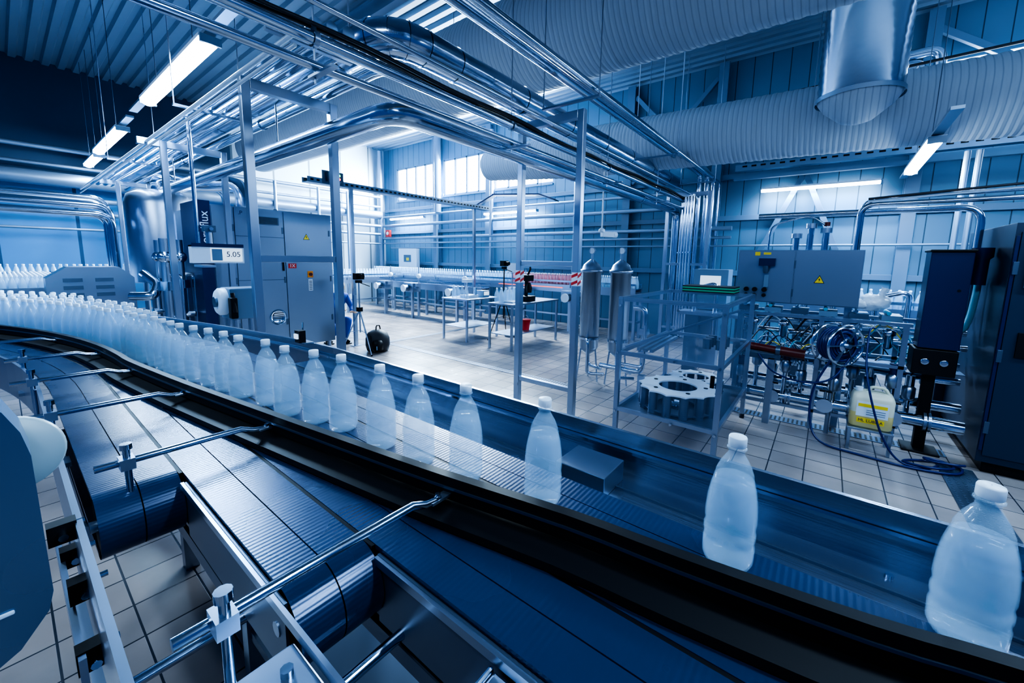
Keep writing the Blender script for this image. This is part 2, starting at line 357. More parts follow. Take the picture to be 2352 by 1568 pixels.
for x,z,r in ((1.26,3.06,.016),(1.25,2.98,.012)): b.tube([(x,2.7,z),(x,13,z)],r,WHITE,8)
for yy in (3.0,5.2,9): b.box(1.20,1.80,yy-.02,yy+.02,3.14,3.16,STEEL); b.cyl((1.21,yy,3.15),(1.21,yy,5.68),.006,STEEL,6); b.cyl((1.79,yy,3.15),(1.79,yy,5.68),.006,STEEL,6)
b.done('overhead_pipes')
b=B()
for k in range(5):
    x=8.35+.1*k; b.tube([(x,2.15+.08*k,3.0),(x,2.15+.08*k,.2)],.022+.006*(k%2),STEELP,10)
    flange(b,(x,2.15+.08*k,1.9),(0,0,1),.045)
b.done('riser_pipes')
b=B()
for z,r,y0,y1 in ((2.40,.045,1.6,13.5),(2.22,.03,1.6,13.5),(2.86,.05,3,13.4),(3.18,.035,2.5,13.4),(2.05,.02,-6,13)):
    b.tube([(X1-.32,y0,z),(X1-.32,y1,z)],r,GALV,12)
b.tube([(X1-.35,13.55,.1),(X1-.35,13.55,5.6)],.09,GALV,16)
b.tube([(X1-.35,10.35,3.2),(X1-.35,10.35,5.6)],.11,GREYP,16)
b.tube([(X1-.35,8.0,2.4),(X1-.35,8.0,5.4)],.06,GALV,12)
b.tube([(X1-.3,5.2,.1),(X1-.3,5.2,3.9)],.05,GALV,12)
b.done('pipework')
b=B()
for z,r in ((3.9,.05),(3.55,.04),(3.25,.15),(2.85,.06),(2.55,.05),(2.2,.03)):
    b.tube([(-4.5,13.45-.02*z,z),(9.0,13.45-.02*z,z)],r,GALV,14)
for x in (4.6,5.3,6.6,7.6): b.tube([(x,13.2,3.9),(x,13.2,.4)],.045,GALV,10)
b.tube([(2.6,12.9,1.6),(2.6,12.9,3.0),(3.2,12.9,3.4),(3.9,12.9,3.4),(3.9,12.9,.5)],.06,STEELP,12,.3)
b.done('pipework')
b=B()
for z,r,y in ((2.42,.06,9.0),(2.28,.05,8.9),(2.55,.035,9.15),(2.30,.04,9.4)):
    b.tube([(-4.5,y,z),(1.16,y,z),(1.16,y,.3)],r,STEELP,14,.2)
b.done('overhead_pipes')
b=B()
b.box(9.0,9.16,-6.5,1.6,3.46,3.50,GALV); b.box(9.0,9.01,-6.5,1.6,3.50,3.58,GALV)
for k in range(53): b.box(8.995,9.0,-6.4+k*.15,-6.32+k*.15,3.525,3.555,BLACK)
b.box(8.9,9.0,-6.5,1.6,3.28,3.34,GREYP)
b.done('perforated_cable_tray')
b=B()
b.tube([(8.6,3.2,4.35),(8.6,-6,4.35)],.03,GALV,8); b.tube([(8.2,3.5,4.4),(8.2,-5,4.6)],.02,RUBBER,6)
b.tube([(8.8,-.6,4.7),(8.8,-.8,4.7),(8.8,-.8,3.6)],.07,FOIL,14,.15); b.tube([(8.8,-.6,4.85),(8.8,-1.0,4.85),(8.8,-1.0,3.6)],.07,FOIL,14,.15)
b.done('pipework')

# ------------------------------------------------------------------ cable tray in the middle with signal lamp
b=B(); z=2.93
b.box(3.3,7.9,6.95,7.13,z,z+.012,GALV); b.box(3.3,7.9,6.94,6.95,z,z+.09,GALV); b.box(3.3,7.9,7.13,7.14,z,z+.09,GALV)
for k in range(44): b.box(3.35+k*.103,3.40+k*.103,6.936,6.94,z+.03,z+.06,BLACK)
b.tube([(3.3,7.04,z+.04),(7.9,7.04,z+.04)],.03,RUBBER,8)
for x in (4.12,7.4): b.box(x-.03,x+.03,7.0,7.06,0.01,z,STEEL); b.box(x-.08,x+.08,6.96,7.11,0,.01,STEEL)
b.done('cable_tray')
b=B(); b.box(3.62,3.86,6.86,6.93,2.98,3.14,STEELD)
for i in range(3): 
    b.cyl((3.67+i*.07,6.85,3.09),(3.67+i*.07,6.86,3.09),.022,LEDG,10); b.cyl((3.67+i*.07,6.85,3.03),(3.67+i*.07,6.86,3.03),.022,LEDR,10)
b.box(3.55,3.93,6.93,6.95,2.94,3.16,STEELD); b.done('signal_lamp')
b=B(); b.beam((7.6,7.3,2.95),(7.9,6.8,3.3),.3,.03,NAVY); b.beam((7.9,6.8,3.3),(8.2,5.6,3.25),.3,.03,NAVY); b.beam((8.2,5.6,3.25),(8.3,5.2,3.1),.3,.03,NAVY)
for p in ((7.9,6.8),(8.2,5.6)): b.cyl((p[0],p[1],3.28),(p[0],p[1],5.68),.008,STEELD,6)
b.done('cable_tray')

# ------------------------------------------------------------------ lamps
LC=(.38,.66,1)
def area(loc,rot,sx,sy,power,col=LC):
    l=bpy.data.lights.new('lamp_light','AREA'); l.shape='RECTANGLE'; l.size=sx; l.size_y=sy; l.energy=power; l.color=col
    o=bpy.data.objects.new('lamp_light',l); o.location=loc; o.rotation_euler=rot; bpy.context.collection.objects.link(o); return o
def fixture(p,q,power,w=.13,hang=True,tray=0):
    p=V(p);q=V(q); b=B(); d=(q-p).normalized(); up=V((0,0,1))
    b.beam(p+up*.05,q+up*.05,w*1.15,.03,WHITE)
    b.beam(p-d*.03+up*.02,p+up*.02,w*1.1,.07,GREYP); b.beam(q+up*.02,q+d*.03+up*.02,w*1.1,.07,GREYP)
    n=10; a=up.cross(d).normalized(); vs=[]
    for e in (p,q):
        for k in range(n): 
            t=math.pi*k/(n-1); vs.append(e+a*(w*.5*math.cos(t))-up*(w*.42*math.sin(t)-.03))
    b.add(vs,[(k,k+1,n+k+1,n+k) for k in range(n-1)]+[tuple(range(n)),tuple(range(2*n-1,n-1,-1))],TUBE,True)
    if hang:
        for t in (.2,.8):
            c=p.lerp(q,t); b.cyl(c+up*.06,V((c.x,c.y,5.68)),.005,STEELD,6)
    if tray:
        b.beam(p+up*.09-d*tray,q+up*.09+d*tray,.09,.03,GALV)
    ob=b.done('fluorescent_lamp')
    L=(q-p).length; c=(p+q)/2-up*.06
    a=area(c,(0,0,math.atan2(d.y,d.x)),L,w,power); a.parent=ob
    return ob
fixture((1.38,4.62,3.6),(1.38,7.05,3.6),110,.15,tray=.9); fixture((1.40,8.9,3.6),(1.40,11.3,3.6),60,.15,tray=.6); fixture((1.45,11.75,3.6),(1.45,13.2,3.6),20,.15)
fixture((6.3,-.78,3.02),(8.2,-.80,3.02),90,.13,tray=.9)
fixture((9.2,1.15,3.07),(9.2,-.55,3.07),30,.10,False)
fixture((9.2,8.3,3.02),(9.2,6.4,3.02),35,.10,False); fixture((9.2,13.0,3.08),(9.2,11.1,3.08),35,.10,False)
fixture((-.9,-.4,4.2),(-.9,2.0,4.2),14,.15); fixture((1.4,-2.6,3.6),(1.4,-.4,3.6),40,.15); fixture((4.0,-3.6,3.6),(4.0,-1.6,3.6),45,.15)  # added fill lamps above and outside the view, not known fixtures
fixture((-1.2,4.6,3.9),(-1.2,7.0,3.9),40,.15)  # one more unseen lamp, added left of the view as fill
a=area((X1-.15,9.55,4.34),(0,math.radians(72),0),1.1,6.8,2100,(.64,.84,1)); a.name='window_daylight'
a=area((X1-.15,-3.6,4.34),(0,math.radians(65),0),1.1,5,200,(.55,.80,1)); a.name='window_daylight'

# ------------------------------------------------------------------ filling-line conveyor (foreground)
ZB=1.08
CX,CY=-5.0,2.6
def lane(off,yend,amax=62):
    pts=[]; y=yend
    while y<CY-.01: pts.append((off,y)); y+=.25
    R=off-CX
    for k in range(0,amax+1,2):
        t=math.radians(k); pts.append((CX+R*math.cos(t),CY+R*math.sin(t)))
    return pts
lanes=[(.09,.26,1.43),(.27,.44,.76),(.45,.62,.02),(.63,.785,-1.2),(.795,.95,-1.2)]
b=B()
RR=.085
for x0,x1,ye in lanes:
    mid=(x0+x1)/2
    for a,c in ((x0,mid-.0015),(mid+.0015,x1)):
        hw=(c-a)/2
        b.sweep(lane((a+c)/2,ye),[(-hw,ZB),(hw,ZB),(hw,ZB-.012),(-hw,ZB-.012)],BELT)
        n=16; vs=[]
        for k in range(n+1):
            t=math.pi*k/n
            for xx in (a,c): vs.append((xx,ye-RR*math.sin(t),ZB-RR+RR*math.cos(t)))
        b.add(vs,[(2*k,2*k+1,2*k+3,2*k+2) for k in range(n)],BELT,True)
        b.box(a,c,ye,CY,ZB-2*RR,ZB-2*RR+.01,BELT)
    b.cyl((x0+.004,ye,ZB-RR),(x1-.004,ye,ZB-RR),RR-.006,BLACK,20)
    b.cyl((x0-.01,ye,ZB-RR),(x1+.01,ye,ZB-RR),.015,STEEL,10)
for x,ye in ((.265,1.40),(.445,.72),(.625,-.02),(.79,-1.2)):
    b.sweep(lane(x,ye),[(-.004,ZB-.001),(.004,ZB-.001),(.004,ZB-.05),(-.004,ZB-.05)],BLACK)
b.sweep(lane(.055,.62),[(-.006,ZB+.035),(.006,ZB+.035),(.006,ZB-.16),(-.006,ZB-.16)],STEEL)
b.box(.262,.268,.72,1.35,ZB-.17,ZB-.01,STEELD); b.box(.442,.448,-.2,.70,ZB-.17,ZB-.01,STEELD)
b.box(.254,.262,.40,1.36,ZB-.03,ZB-.012,STEEL); b.box(.434,.442,-.2,.70,ZB-.03,ZB-.012,STEEL)
b.sweep([(1.2,-1.4),(1.2,2.3),(1.17,2.7),(1.05,3.5),(.86,4.4),(.6,5.3),(.2,6.2),(-.5,7.3)],[(-.004,1.155),(.010,1.155),(.010,.86),(-.004,.86)],STEELB)
b.sweep([(1.18,-1.4),(1.18,2.3),(1.15,2.7),(1.03,3.5)],[(-.006,1.105),(.012,1.105),(.012,1.095),(-.006,1.095)],STEELP)
b.box(.955,1.196,-1.4,2.6,1.015,1.025,STEELB); b.box(.955,.962,-1.4,2.6,1.025,1.07,STEELB); b.box(1.08,1.086,-1.4,2.6,1.025,1.032,STEELD)
for k in range(12): b.cyl((1.14,-1.1+k*.31,1.025),(1.14,-1.1+k*.31,1.032),.008,STEELP,8)
for y in (.3,1.7,2.6):
    for x in (.5,1.12): b.box(x-.03,x+.03,y-.03,y+.03,.0,.9,STEEL)
    b.box(.05,1.18,y-.02,y+.02,.82,.88,STEEL)
b.box(.45,1.19,-1.4,2.6,.84,.88,STEELD); b.box(.27,.44,1.0,2.6,.84,.88,STEELD); b.box(.09,.26,1.7,2.6,.84,.88,STEELD)
b.box(.48,1.15,-1.3,2.6,.18,.22,STEELD)
for y,z in ((.62,.93),(.50,.80),(.95,.90)): b.cyl((-.05,y,z),(.45,y,z),.011,STEELP,10)
b.box(.04,.07,.45,1.5,.70,.76,STEEL); b.box(.03,.07,.5,.54,0,.9,STEEL)
b.done('bottle_conveyor',0)
b=B(); b.box(.11,.252,.40,.66,.93,1.045,STEEL); b.cyl((.21,.48,1.045),(.21,.48,1.052),.03,BLACK,20); b.cyl((.15,.61,1.045),(.15,.61,1.056),.010,STEELP,8); b.cyl((.22,.61,1.045),(.22,.61,1.056),.010,STEELP,8)
b.box(.29,.432,-.1,.36,.95,1.045,STEEL); b.box(.285,.432,.36,.37,.90,1.05,STEELP)
b.done('conveyor_drive_cover',.006)
rail=[(.93,-.9),(.87,-.6),(.80,-.256),(.76,-.10),(.72,.165),(.695,.384),(.63,.73),(.57,1.115),(.47,1.79),(.42,2.15),(.36,2.66)]
arc=[(CX+5.356*math.cos(math.radians(k)),CY+5.356*math.sin(math.radians(k))) for k in range(3,63,3)]
railp=smooth(rail+arc,3)
b=B()
b.sweep(railp,[(-.014,1.174),(.010,1.174),(.010,1.116),(-.014,1.116)],BLACK)
b.sweep(railp,[(-.075,1.102),(.006,1.112),(.006,1.084),(-.075,1.084)],BLACK)
b.sweep(railp,[(-.018,1.150),(-.0145,1.150),(-.0145,1.144),(-.018,1.144)],STEELD)
for y,xa,xb in ((.68,.10,.60),(1.42,.10,.505),(2.03,.0,.42),(2.62,-.02,.35),(3.2,-.03,.30),(3.9,-.15,.20)):
    b.tube([(xa,y,1.15),(xb-.08,y,1.15),(xb-.045,y,1.135),(xb+.0,y,1.13)],.0095,STEELP,12)
    b.box(xb-.03,xb+.03,y-.012,y+.012,1.128,1.134,STEEL); b.cyl((xb-.005,y,1.13),(xb-.005,y,1.145),.007,STEELP,6)
    px=xa+.06
    b.cyl((px,y-.018,.98),(px,y-.018,1.19),.008,STEELP,12); b.box(px-.015,px+.015,y-.030,y+.013,1.135,1.165,STEEL); b.cyl((px,y-.018,1.19),(px,y-.018,1.205),.013,STEELP,10)
    b.box(px-.03,px+.03,y-.05,y+.02,.97,.985,STEEL)
b.done('bottle_guide_rail')
b=B()
P=[(-.6,1.05),(-.06,1.07),(-.035,1.085),(-.002,1.13),(.005,1.16),(.003,1.39),(-.004,1.43),(-.018,1.465),(-.04,1.49),(-.6,1.56)]
b.prism(P,lambda a,c,d:V((a,d,c)),.93,1.02,HOUSE)
b.box(-.10,-.035,.926,.93,1.15,1.157,WHITE); b.box(-.4,-.3,.95,1.0,0,1.06,STEEL)
b.done('machine_housing',.010)
b=B(); b.lathe((-.02,1.05,1.36),(0,1,0),[(.02,-.010),(.062,-.010),(.066,0),(.062,.010),(.02,.010)],CREAM,36); b.cyl((-.02,1.0,1.36),(-.02,1.08,1.36),.012,STEEL,12)
b.done('hand_wheel')
b=B()
for (x,y,z) in ((.03,1.25,1.10),(.045,1.12,1.03),(.04,.98,.98),(.045,1.32,1.0)):
    b.box(x-.022,x+.022,y-.015,y+.015,z-.022,z+.022,BLACK); b.cyl((x,y-.035,z),(x,y+.035,z),.008,STEELP,8); b.cyl((x-.02,y,z+.01),(x+.035,y,z+.01),.006,STEELP,8)
b.box(.02,.03,.95,1.45,.95,1.0,STEEL)
b.done('clamp_bracket')
b=B(); b.box(1.0,1.14,.44,.60,1.026,1.09,STEEL); b.cyl((1.0,.66,1.026),(1.0,.66,1.06),.03,BLACK,20); b.box(.97,1.03,.62,.72,1.026,1.03,STEEL); b.done('sensor_block',.004)
b=B(); b.cyl((1.05,1.35,1.026),(1.05,1.35,1.06),.022,BLACK,16); b.box(1.0,1.1,1.3,1.42,1.024,1.03,STEELP); b.done('sensor_block')
b=B(); b.box(1.13,1.18,2.50,2.62,1.156,1.165,STEEL); b.box(1.10,1.14,2.52,2.58,1.165,1.24,BLACK); b.box(1.09,1.10,2.53,2.57,1.19,1.22,SCR); b.cyl((1.16,2.60,1.165),(1.16,2.60,1.28),.006,STEELP,8); b.done('bottle_sensor')

# ------------------------------------------------------------------ bottles
b=B(); n=28
prof=[(.001,.002),(.034,0),(.043,.004),(.0475,.014),(.0485,.045),(.0465,.052),(.0465,.058),(.0485,.065),(.0485,.075),(.0465,.082),(.0465,.088),(.0482,.095),(.0478,.115),(.046,.140),(.042,.165),(.036,.190),(.0345,.194),(.0350,.198),(.028,.216),(.0190,.232),(.0150,.238),(.0145,.248),(.0185,.249),(.0185,.252),(.0140,.253)]
b.lathe((0,0,0),(0,0,1),prof,PET,n,False)
b.lathe((0,0,0),(0,0,1),[(.0155,.254),(.0168,.256),(.0168,.272),(.0155,.275),(.001,.2755)],CAP,n,False)
b.lathe((0,0,0),(0,0,1),[(.001,.005),(.040,.006),(.0455,.016),(.0465,.045),(.0450,.055),(.0465,.07),(.0450,.085),(.0460,.115),(.0440,.140),(.040,.165),(.034,.188),(.001,.1885)],WATER,n,False)
ob0=b.done('plastic_bottle'); me0=ob0.data
front=[(.95,-.24),(.89,.11),(.82,.53),(.77,.76),(.74,.93),(.73,1.11),(.72,1.33),(.69,1.47),(.65,1.62),(.65,1.80),(.61,1.98),(.60,2.13),(.58,2.27),(.555,2.40),(.53,2.53),(.52,2.65),(.51,2.77),(.50,2.89),(.475,3.02),(.455,3.14),(.45,3.27),(.43,3.40)]
ob0.location=(front[0][0],front[0][1],ZB)
for x,y in front[1:]:
    o=bpy.data.objects.new('plastic_bottle',me0); o.location=(x,y,ZB); o.rotation_euler=(0,0,random.random()*6); bpy.context.collection.objects.link(o)
def lowb(b,x,y,z,mat=None,n=10):
    mat=mat or PETF
    b.lathe((x,y,z),(0,0,1),[(.036,0),(.047,.01),(.0475,.11),(.043,.155),(.032,.195),(.016,.234),(.0145,.25)],mat,n,False)
    b.lathe((x,y,z),(0,0,1),[(.0165,.25),(.0165,.272),(.001,.276)],CAP,n,False)
b=B()
for off,y0 in ((.475,3.52),(.575,3.15),(.675,3.8),(.775,4.6),(.875,5.0)):
    R=off-CX; t=math.asin((y0-CY)/R)
    while t<math.radians(60):
        lowb(b,CX+R*math.cos(t)+random.uniform(-.008,.008),CY+R*math.sin(t),ZB,None,14); t+=(.100+random.random()*.025)/R
b.done('bottle_queue')
b=B(); b.box(-3.5,.75,9.6,12.0,.98,1.05,STEEL); b.box(-3.5,.80,9.55,9.58,1.0,1.14,STEEL); b.box(.77,.80,9.58,12.0,1.0,1.14,STEEL)
for x in (-3,-1.2,.5):
    for y in (9.8,11.8): b.box(x-.04,x+.04,y-.04,y+.04,0,.98,STEEL)
b.done('accumulation_table')
b=B()
for i in range(36):
    for j in range(22):
        x=-3.0+i*.1+(j%2)*.05; y=9.75+j*.095
        if x<.7: lowb(b,x,y,1.052,None,7)
b.done('bottle_crowd')
def convey(name,p0,p1,w,z,bottles=0,mat=None,nb=6):
    p0=V(p0);p1=V(p1); d=(p1-p0).normalized(); a=V((-d.y,d.x,0)); b=B()
    def bx(t0,t1,l0,l1,z0,z1,m):
        c=p0+d*((t0+t1)/2)+a*((l0+l1)/2); b.obox((c.x,c.y,(z0+z1)/2),(t1-t0,l1-l0,z1-z0),m,Matrix((d,a,V((0,0,1)))).transposed())
    L=(p1-p0).length
    bx(0,L,-w/2,w/2,z-.02,z,BELT)
    for s in (-1,1):
        bx(0,L,s*w/2-.01,s*w/2+.01,z-.16,z+.02,STEEL); bx(0,L,s*(w/2+.03)-.006,s*(w/2+.03)+.006,z+.08,z+.12,STEELP)
    t=.3
    while t<L:
        for s in (-1,1): bx(t-.03,t+.03,s*w/2-.03,s*w/2+.03,0,z-.16,STEEL); bx(t-.01,t+.01,s*(w/2+.02)-.01,s*(w/2+.02)+.01,z-.05,z+.12,STEEL)
        bx(t-.02,t+.02,-w/2,w/2,.35,.40,STEEL); t+=1.6
    bx(0,L,-.02,.02,.35,.39,STEEL)
    b.done(name)
    if bottles:
        q=B(); t=.1
        while t<L-.1:
            for r in range(bottles):
                c=p0+d*(t+random.random()*.02)+a*((r-(bottles-1)/2)*.10); m=mat(c) if mat else None
                lowb(q,c.x,c.y,z+.001,m,nb)
            t+=.1
        q.done('bottle_row')
convey('conveyor',(8.55,13.1,0),(8.55,3.2,0),.34,1.10,3,lambda c:PETR if 4.6<c.y<6.6 else PETF)  # middle stretch of bottles carries the red glow as its colour
convey('conveyor',(7.7,11.3,0),(7.7,6.9,0),.30,.95,0)
convey('conveyor',(-4.2,12.95,0),(4.6,12.95,0),.40,1.16,3)
convey('conveyor',(7.6,.6,0),(7.6,-4.0,0),.30,1.10,1)
convey('conveyor',(4.6,11.6,0),(8.2,11.6,0),.30,1.05,2)
b=B(); b.box(8.345,8.355,5.0,7.0,1.04,1.055,REDGL); b.done('red_light_strip')
b=B()
for (x,y) in ((7.2,10.5),(7.2,9.2),(7.2,7.4),(8.15,6.2),(8.15,4.6)):
    b.box(x-.18,x+.1,y-.2,y+.2,.75,1.0,STEEL); b.cyl((x-.35,y,.86),(x-.1,y,.86),.09,STEELD,14); b.lathe((x-.36,y,.86),(1,0,0),[(.10,0),(.10,.03)],WHITE,14); b.cyl((x,y-.25,1.0),(x,y-.25,1.45),.015,STEEL,8); b.sphere((x,y-.25,1.2),.07,WHITE,10); b.box(x-.12,x+.05,y-.28,y-.2,.9,1.0,STEEL); b.box(x-.06,x-.0,y-.03,y+.03,0,.75,STEEL)
b.done('conveyor_motors')

# ------------------------------------------------------------------ process machine (left-centre)
b=B(); y=7.1
b.box(1.95,3.75,y,8.9,.16,2.42,PANEL)
for x in (2.05,2.9,3.68):
    for yy in (7.2,8.8): b.cyl((x,yy,0),(x,yy,.16),.035,STEEL,12)
for x0,x1 in ((1.965,2.235),(2.25,2.935),(2.95,3.74)):
    b.box(x0,x1,y-.018,y-.001,.20,2.40,PANEL)
b.box(2.25,2.935,y-.022,y-.018,1.30,1.312,STEELD); b.box(2.25,2.935,y-.022,y-.018,1.98,1.99,STEELD)
b.box(1.80,1.95,y-.03,7.9,.3,2.46,NAVY)
b.box(2.42,2.86,y-.05,y-.019,2.18,2.30,STEELD)
for k in range(5): b.box(2.44,2.84,y-.056,y-.05,2.195+k*.02,2.203+k*.02,BLACK)
def tri(b,c,X,Y,s):
    X=V(X);Y=V(Y);Z=X.cross(Y); c=V(c)
    f=lambda a,e,d:c+X*a+Y*e+Z*d
    b.prism([(-.5*s,-.43*s),(.5*s,-.43*s),(0,.5*s)],f,0,.002,BLACK); b.prism([(-.41*s,-.37*s),(.41*s,-.37*s),(0,.38*s)],f,.002,.003,YEL)
    b.prism([(.03*s,.24*s),(-.10*s,-.05*s),(.0,-.05*s),(-.04*s,-.30*s),(.11*s,.03*s),(.01*s,.03*s)],f,.003,.004,BLACK)
tri(b,(3.30,y-.018,2.02),YF,ZF,.11)
b.box(2.98,3.11,y-.022,y-.018,1.49,1.57,RED); b.text('1X',(3.045,y-.022,1.53),YF,ZF,.075,WHITE)
b.box(3.29,3.38,y-.03,y-.018,1.33,1.44,ORANGE); b.cyl((3.335,y-.05,1.385),(3.335,y-.03,1.385),.028,DRED,14)
b.box(3.30,3.37,y-.021,y-.018,1.10,1.30,WHITE)
for k in range(6): b.box(3.31,3.36,y-.022,y-.021,1.12+k*.028,1.13+k*.028,DGREY)
b.lathe((2.78,y-.018,.69),(0,-1,0),[(.13,0),(.13,.01),(.11,.02),(.10,.012),(.01,.012)],STEELP,28)
for k in range(5): b.box(2.70,2.86,y-.034,y-.03,.63+k*.03,.638+k*.03,BLACK)
for x in (2.22,2.92,3.70): 
    for z in (.6,1.3,2.1): b.box(x-.012,x+.012,y-.03,y-.018,z-.05,z+.05,STEELD)
b.cyl((2.90,y-.04,1.45),(2.90,y-.04,1.60),.012,BLACK,8)
b.text('corriflux',(1.872,y-.031,2.05),(0,0,1),(-1,0,0),.15,WHITE); b.text('.P',(2.33,y-.02,2.33),YF,ZF,.08,NAVY)
for x in (2.3,3.0): b.lathe((x,7.5,2.42),(0,0,1),[(.05,0),(.05,.03),(.02,.06)],STEEL,12)
b.done('process_cabinet',.006)
b=B()
b.lathe((1.9,9.5,1.2),(0,0,1),[(.5,0),(.5,1.35),(.46,1.5),(.32,1.58),(.12,1.62)],STEEL,36); b.tube([(1.9,9.5,2.8),(1.9,9.5,2.98),(2.6,9.2,2.98),(2.9,8.6,2.98),(2.9,8.6,2.4)],.13,STEELP,20,.25)
for a in range(4): b.cyl((1.9+.38*math.cos(a*1.57+.8),9.5+.38*math.sin(a*1.57+.8),0),(1.9+.38*math.cos(a*1.57+.8),9.5+.38*math.sin(a*1.57+.8),1.25),.04,STEEL,10)
b.done('storage_tank')
b=B(); b.box(1.32,1.82,5.5,5.62,1.60,1.80,WHITE); b.box(1.32,1.82,5.495,5.63,1.78,1.82,NAVY); b.box(1.49,1.80,5.492,5.5,1.62,1.77,SCR); b.text('5.05',(1.71,5.491,1.70),YF,ZF,.085,NAVY); b.box(1.50,1.60,5.490,5.492,1.63,1.76,GREYP)
b.tube([(1.4,5.56,1.82),(1.4,5.56,3.15)],.02,STEELP,10); b.box(1.36,1.44,5.52,5.60,3.15,3.165,STEEL)
b.cyl((1.5,5.55,1.82),(1.5,5.55,1.95),.03,STEEL,10); b.box(1.45,1.56,5.5,5.6,1.95,2.02,STEELD); b.cyl((1.50,5.49,1.98),(1.50,5.44,1.98),.02,STEELP,8)
b.box(1.33,1.45,5.2,5.5,1.56,1.585,STEEL)
b.done('operator_panel',.004)
b=B(); b.box(1.32,1.60,4.42,4.70,1.08,1.38,GREYP); b.lathe((1.32,4.56,1.25),(-1,0,0),[(.13,0),(.13,.05),(.11,.07),(.02,.07)],WHITE,28); b.cyl((1.23,4.56,1.25),(1.25,4.56,1.25),.05,STEELD,16)
b.box(1.30,1.36,4.34,4.42,1.10,1.30,BLACK); b.cyl((1.33,4.33,1.16),(1.33,4.38,1.34),.018,BLACK,8)
for x in (1.36,1.56):
    for yy in (4.46,4.66): b.box(x-.02,x+.02,yy-.02,yy+.02,0,1.08,STEEL)
b.done('capping_motor',.012)
b=B()
b.prism([(.35,.7),(1.2,.7),(1.2,1.35),(1.05,1.50),(.55,1.50),(.35,1.35)],lambda a,c,d:V((a,d,c)),7.9,8.3,STEEL)
for x in (.5,.8): 
    for k in range(3): b.box(x,x+.18,7.89,7.90,1.1+k*.1,1.15+k*.1,STEELD)
b.box(.4,1.1,7.95,8.25,0,.7,STEELD)
b.tube([(1.1,7.6,1.1),(1.3,7.4,1.1),(1.4,7.6,1.25),(1.3,7.9,1.4)],.06,STEELP,14,.1)
for x,y in ((1.55,8.2),(1.4,7.1),(1.65,7.5)):
    b.cyl((x,y,0),(x,y,1.9),.05,STEEL,12); b.lathe((x,y,1.2),(0,0,1),[(.10,0),(.10,.12)],STEELP,14); b.sphere((x,y,1.65),.09,STEELP,12); b.tube([(x,y,1.4),(x+.15,y,1.4),(x+.15,y,.2)],.03,STEELP,10,.06); b.cyl((x-.12,y,.8),(x+.12,y,.8),.05,STEELP,12)
b.done('valve_station')

# ------------------------------------------------------------------ tables, tripod, bag etc.
def table(x0,x1,y0,y1,h):
    b=B(); b.box(x0,x1,y0,y1,h-.03,h,STEEL); b.box(x0+.05,x1-.05,y0+.05,y1-.05,.28,.30,STEEL)
    for x in (x0+.03,x1-.03):
        for y in (y0+.03,y1-.03): b.box(x-.02,x+.02,y-.02,y+.02,0,h-.03,STEEL)
    b.done('steel_table',.003)
table(5.75,6.75,5.65,6.40,.88); table(5.7,7.3,4.45,5.05,.88)
b=B(); b.lathe((6.45,4.7,.302),(0,0,1),[(.08,0),(.11,.20),(.115,.20),(.115,.21)],RED,20); b.tube([(6.34,4.7,.51),(6.38,4.7,.59),(6.52,4.7,.59),(6.56,4.7,.51)],.005,STEEL,6,.05); b.done('red_bucket')
b=B()
b.box(6.0,6.3,5.85,6.1,.88,.94,WHITE); b.cyl((6.1,6.0,.94),(6.1,6.0,1.25),.02,STEEL,8); b.box(6.02,6.2,5.93,6.07,1.2,1.27,WHITE); b.cyl((6.25,5.9,.94),(6.25,5.9,1.1),.04,STEELP,12)
b.box(6.40,6.6,5.8,6.0,.88,1.02,GREYP); b.box(6.42,6.58,5.79,5.80,.92,1.0,SCR)
b.done('torque_tester',.004)
b=B()
b.box(6.9,6.93,5.3,5.55,1.42,1.62,WHITE); b.cyl((6.92,5.42,.03),(6.92,5.42,1.42),.012,STEEL,8); b.cyl((6.92,5.42,0),(6.92,5.42,.03),.15,STEELD,20); b.done('notice_stand')
b=B()
b.box(5.9,6.2,4.6,4.85,.88,.91,WHITE); b.box(6.35,6.65,4.6,4.85,.88,.98,BLACK); b.box(6.48,6.52,4.7,4.76,.98,1.30,BLACK); b.lathe((6.50,4.66,1.05),(0,0,1),[(.05,0),(.06,.1),(.03,.2)],BLACK,14); b.box(6.38,6.60,4.62,4.84,1.28,1.40,BLACK); b.tube([(6.5,4.7,1.4),(6.45,4.6,1.52),(6.3,4.5,1.55)],.02,BLACK,8)
b.done('lab_microscope',.004)
b=B()
for i in range(9): lowb(b,5.85+.13*(i%5),4.95-.12*(i//5),.882,None,10)
for i in range(4): lowb(b,5.83,5.75+.12*i,.882,None,10)
b.done('sample_bottles')
def tripod(x,y,h,m):
    b=B(); 
    for k in range(3):
        a=2.1*k+.5; e=V((x+.34*math.cos(a),y+.34*math.sin(a),.01)); mid=V((x,y,h*.62)); b.cyl(mid,e,.012,m,8,.009); b.cyl(mid.lerp(e,.5),V((x,y,h*.33)),.006,m,6); b.sphere(tuple(e),.018,BLACK,8)
    b.cyl((x,y,h*.3),(x,y,h),.013,m,8); b.box(x-.04,x+.04,y-.04,y+.04,h*.6,h*.66,BLACK)
    b.box(x-.05,x+.05,y-.03,y+.03,h,h+.05,BLACK); b.box(x-.08,x+.08,y-.05,y+.05,h+.06,h+.17,BLACK); b.cyl((x,y-.05,h+.115),(x,y-.13,h+.115),.04,BLACK,14); b.cyl((x+.03,y,h),(x+.15,y-.1,h-.06),.008,BLACK,6)
    b.done('camera_tripod')
tripod(3.84,6.4,1.25,STEEL); tripod(6.55,5.35,1.5,BLACK)
b=B()
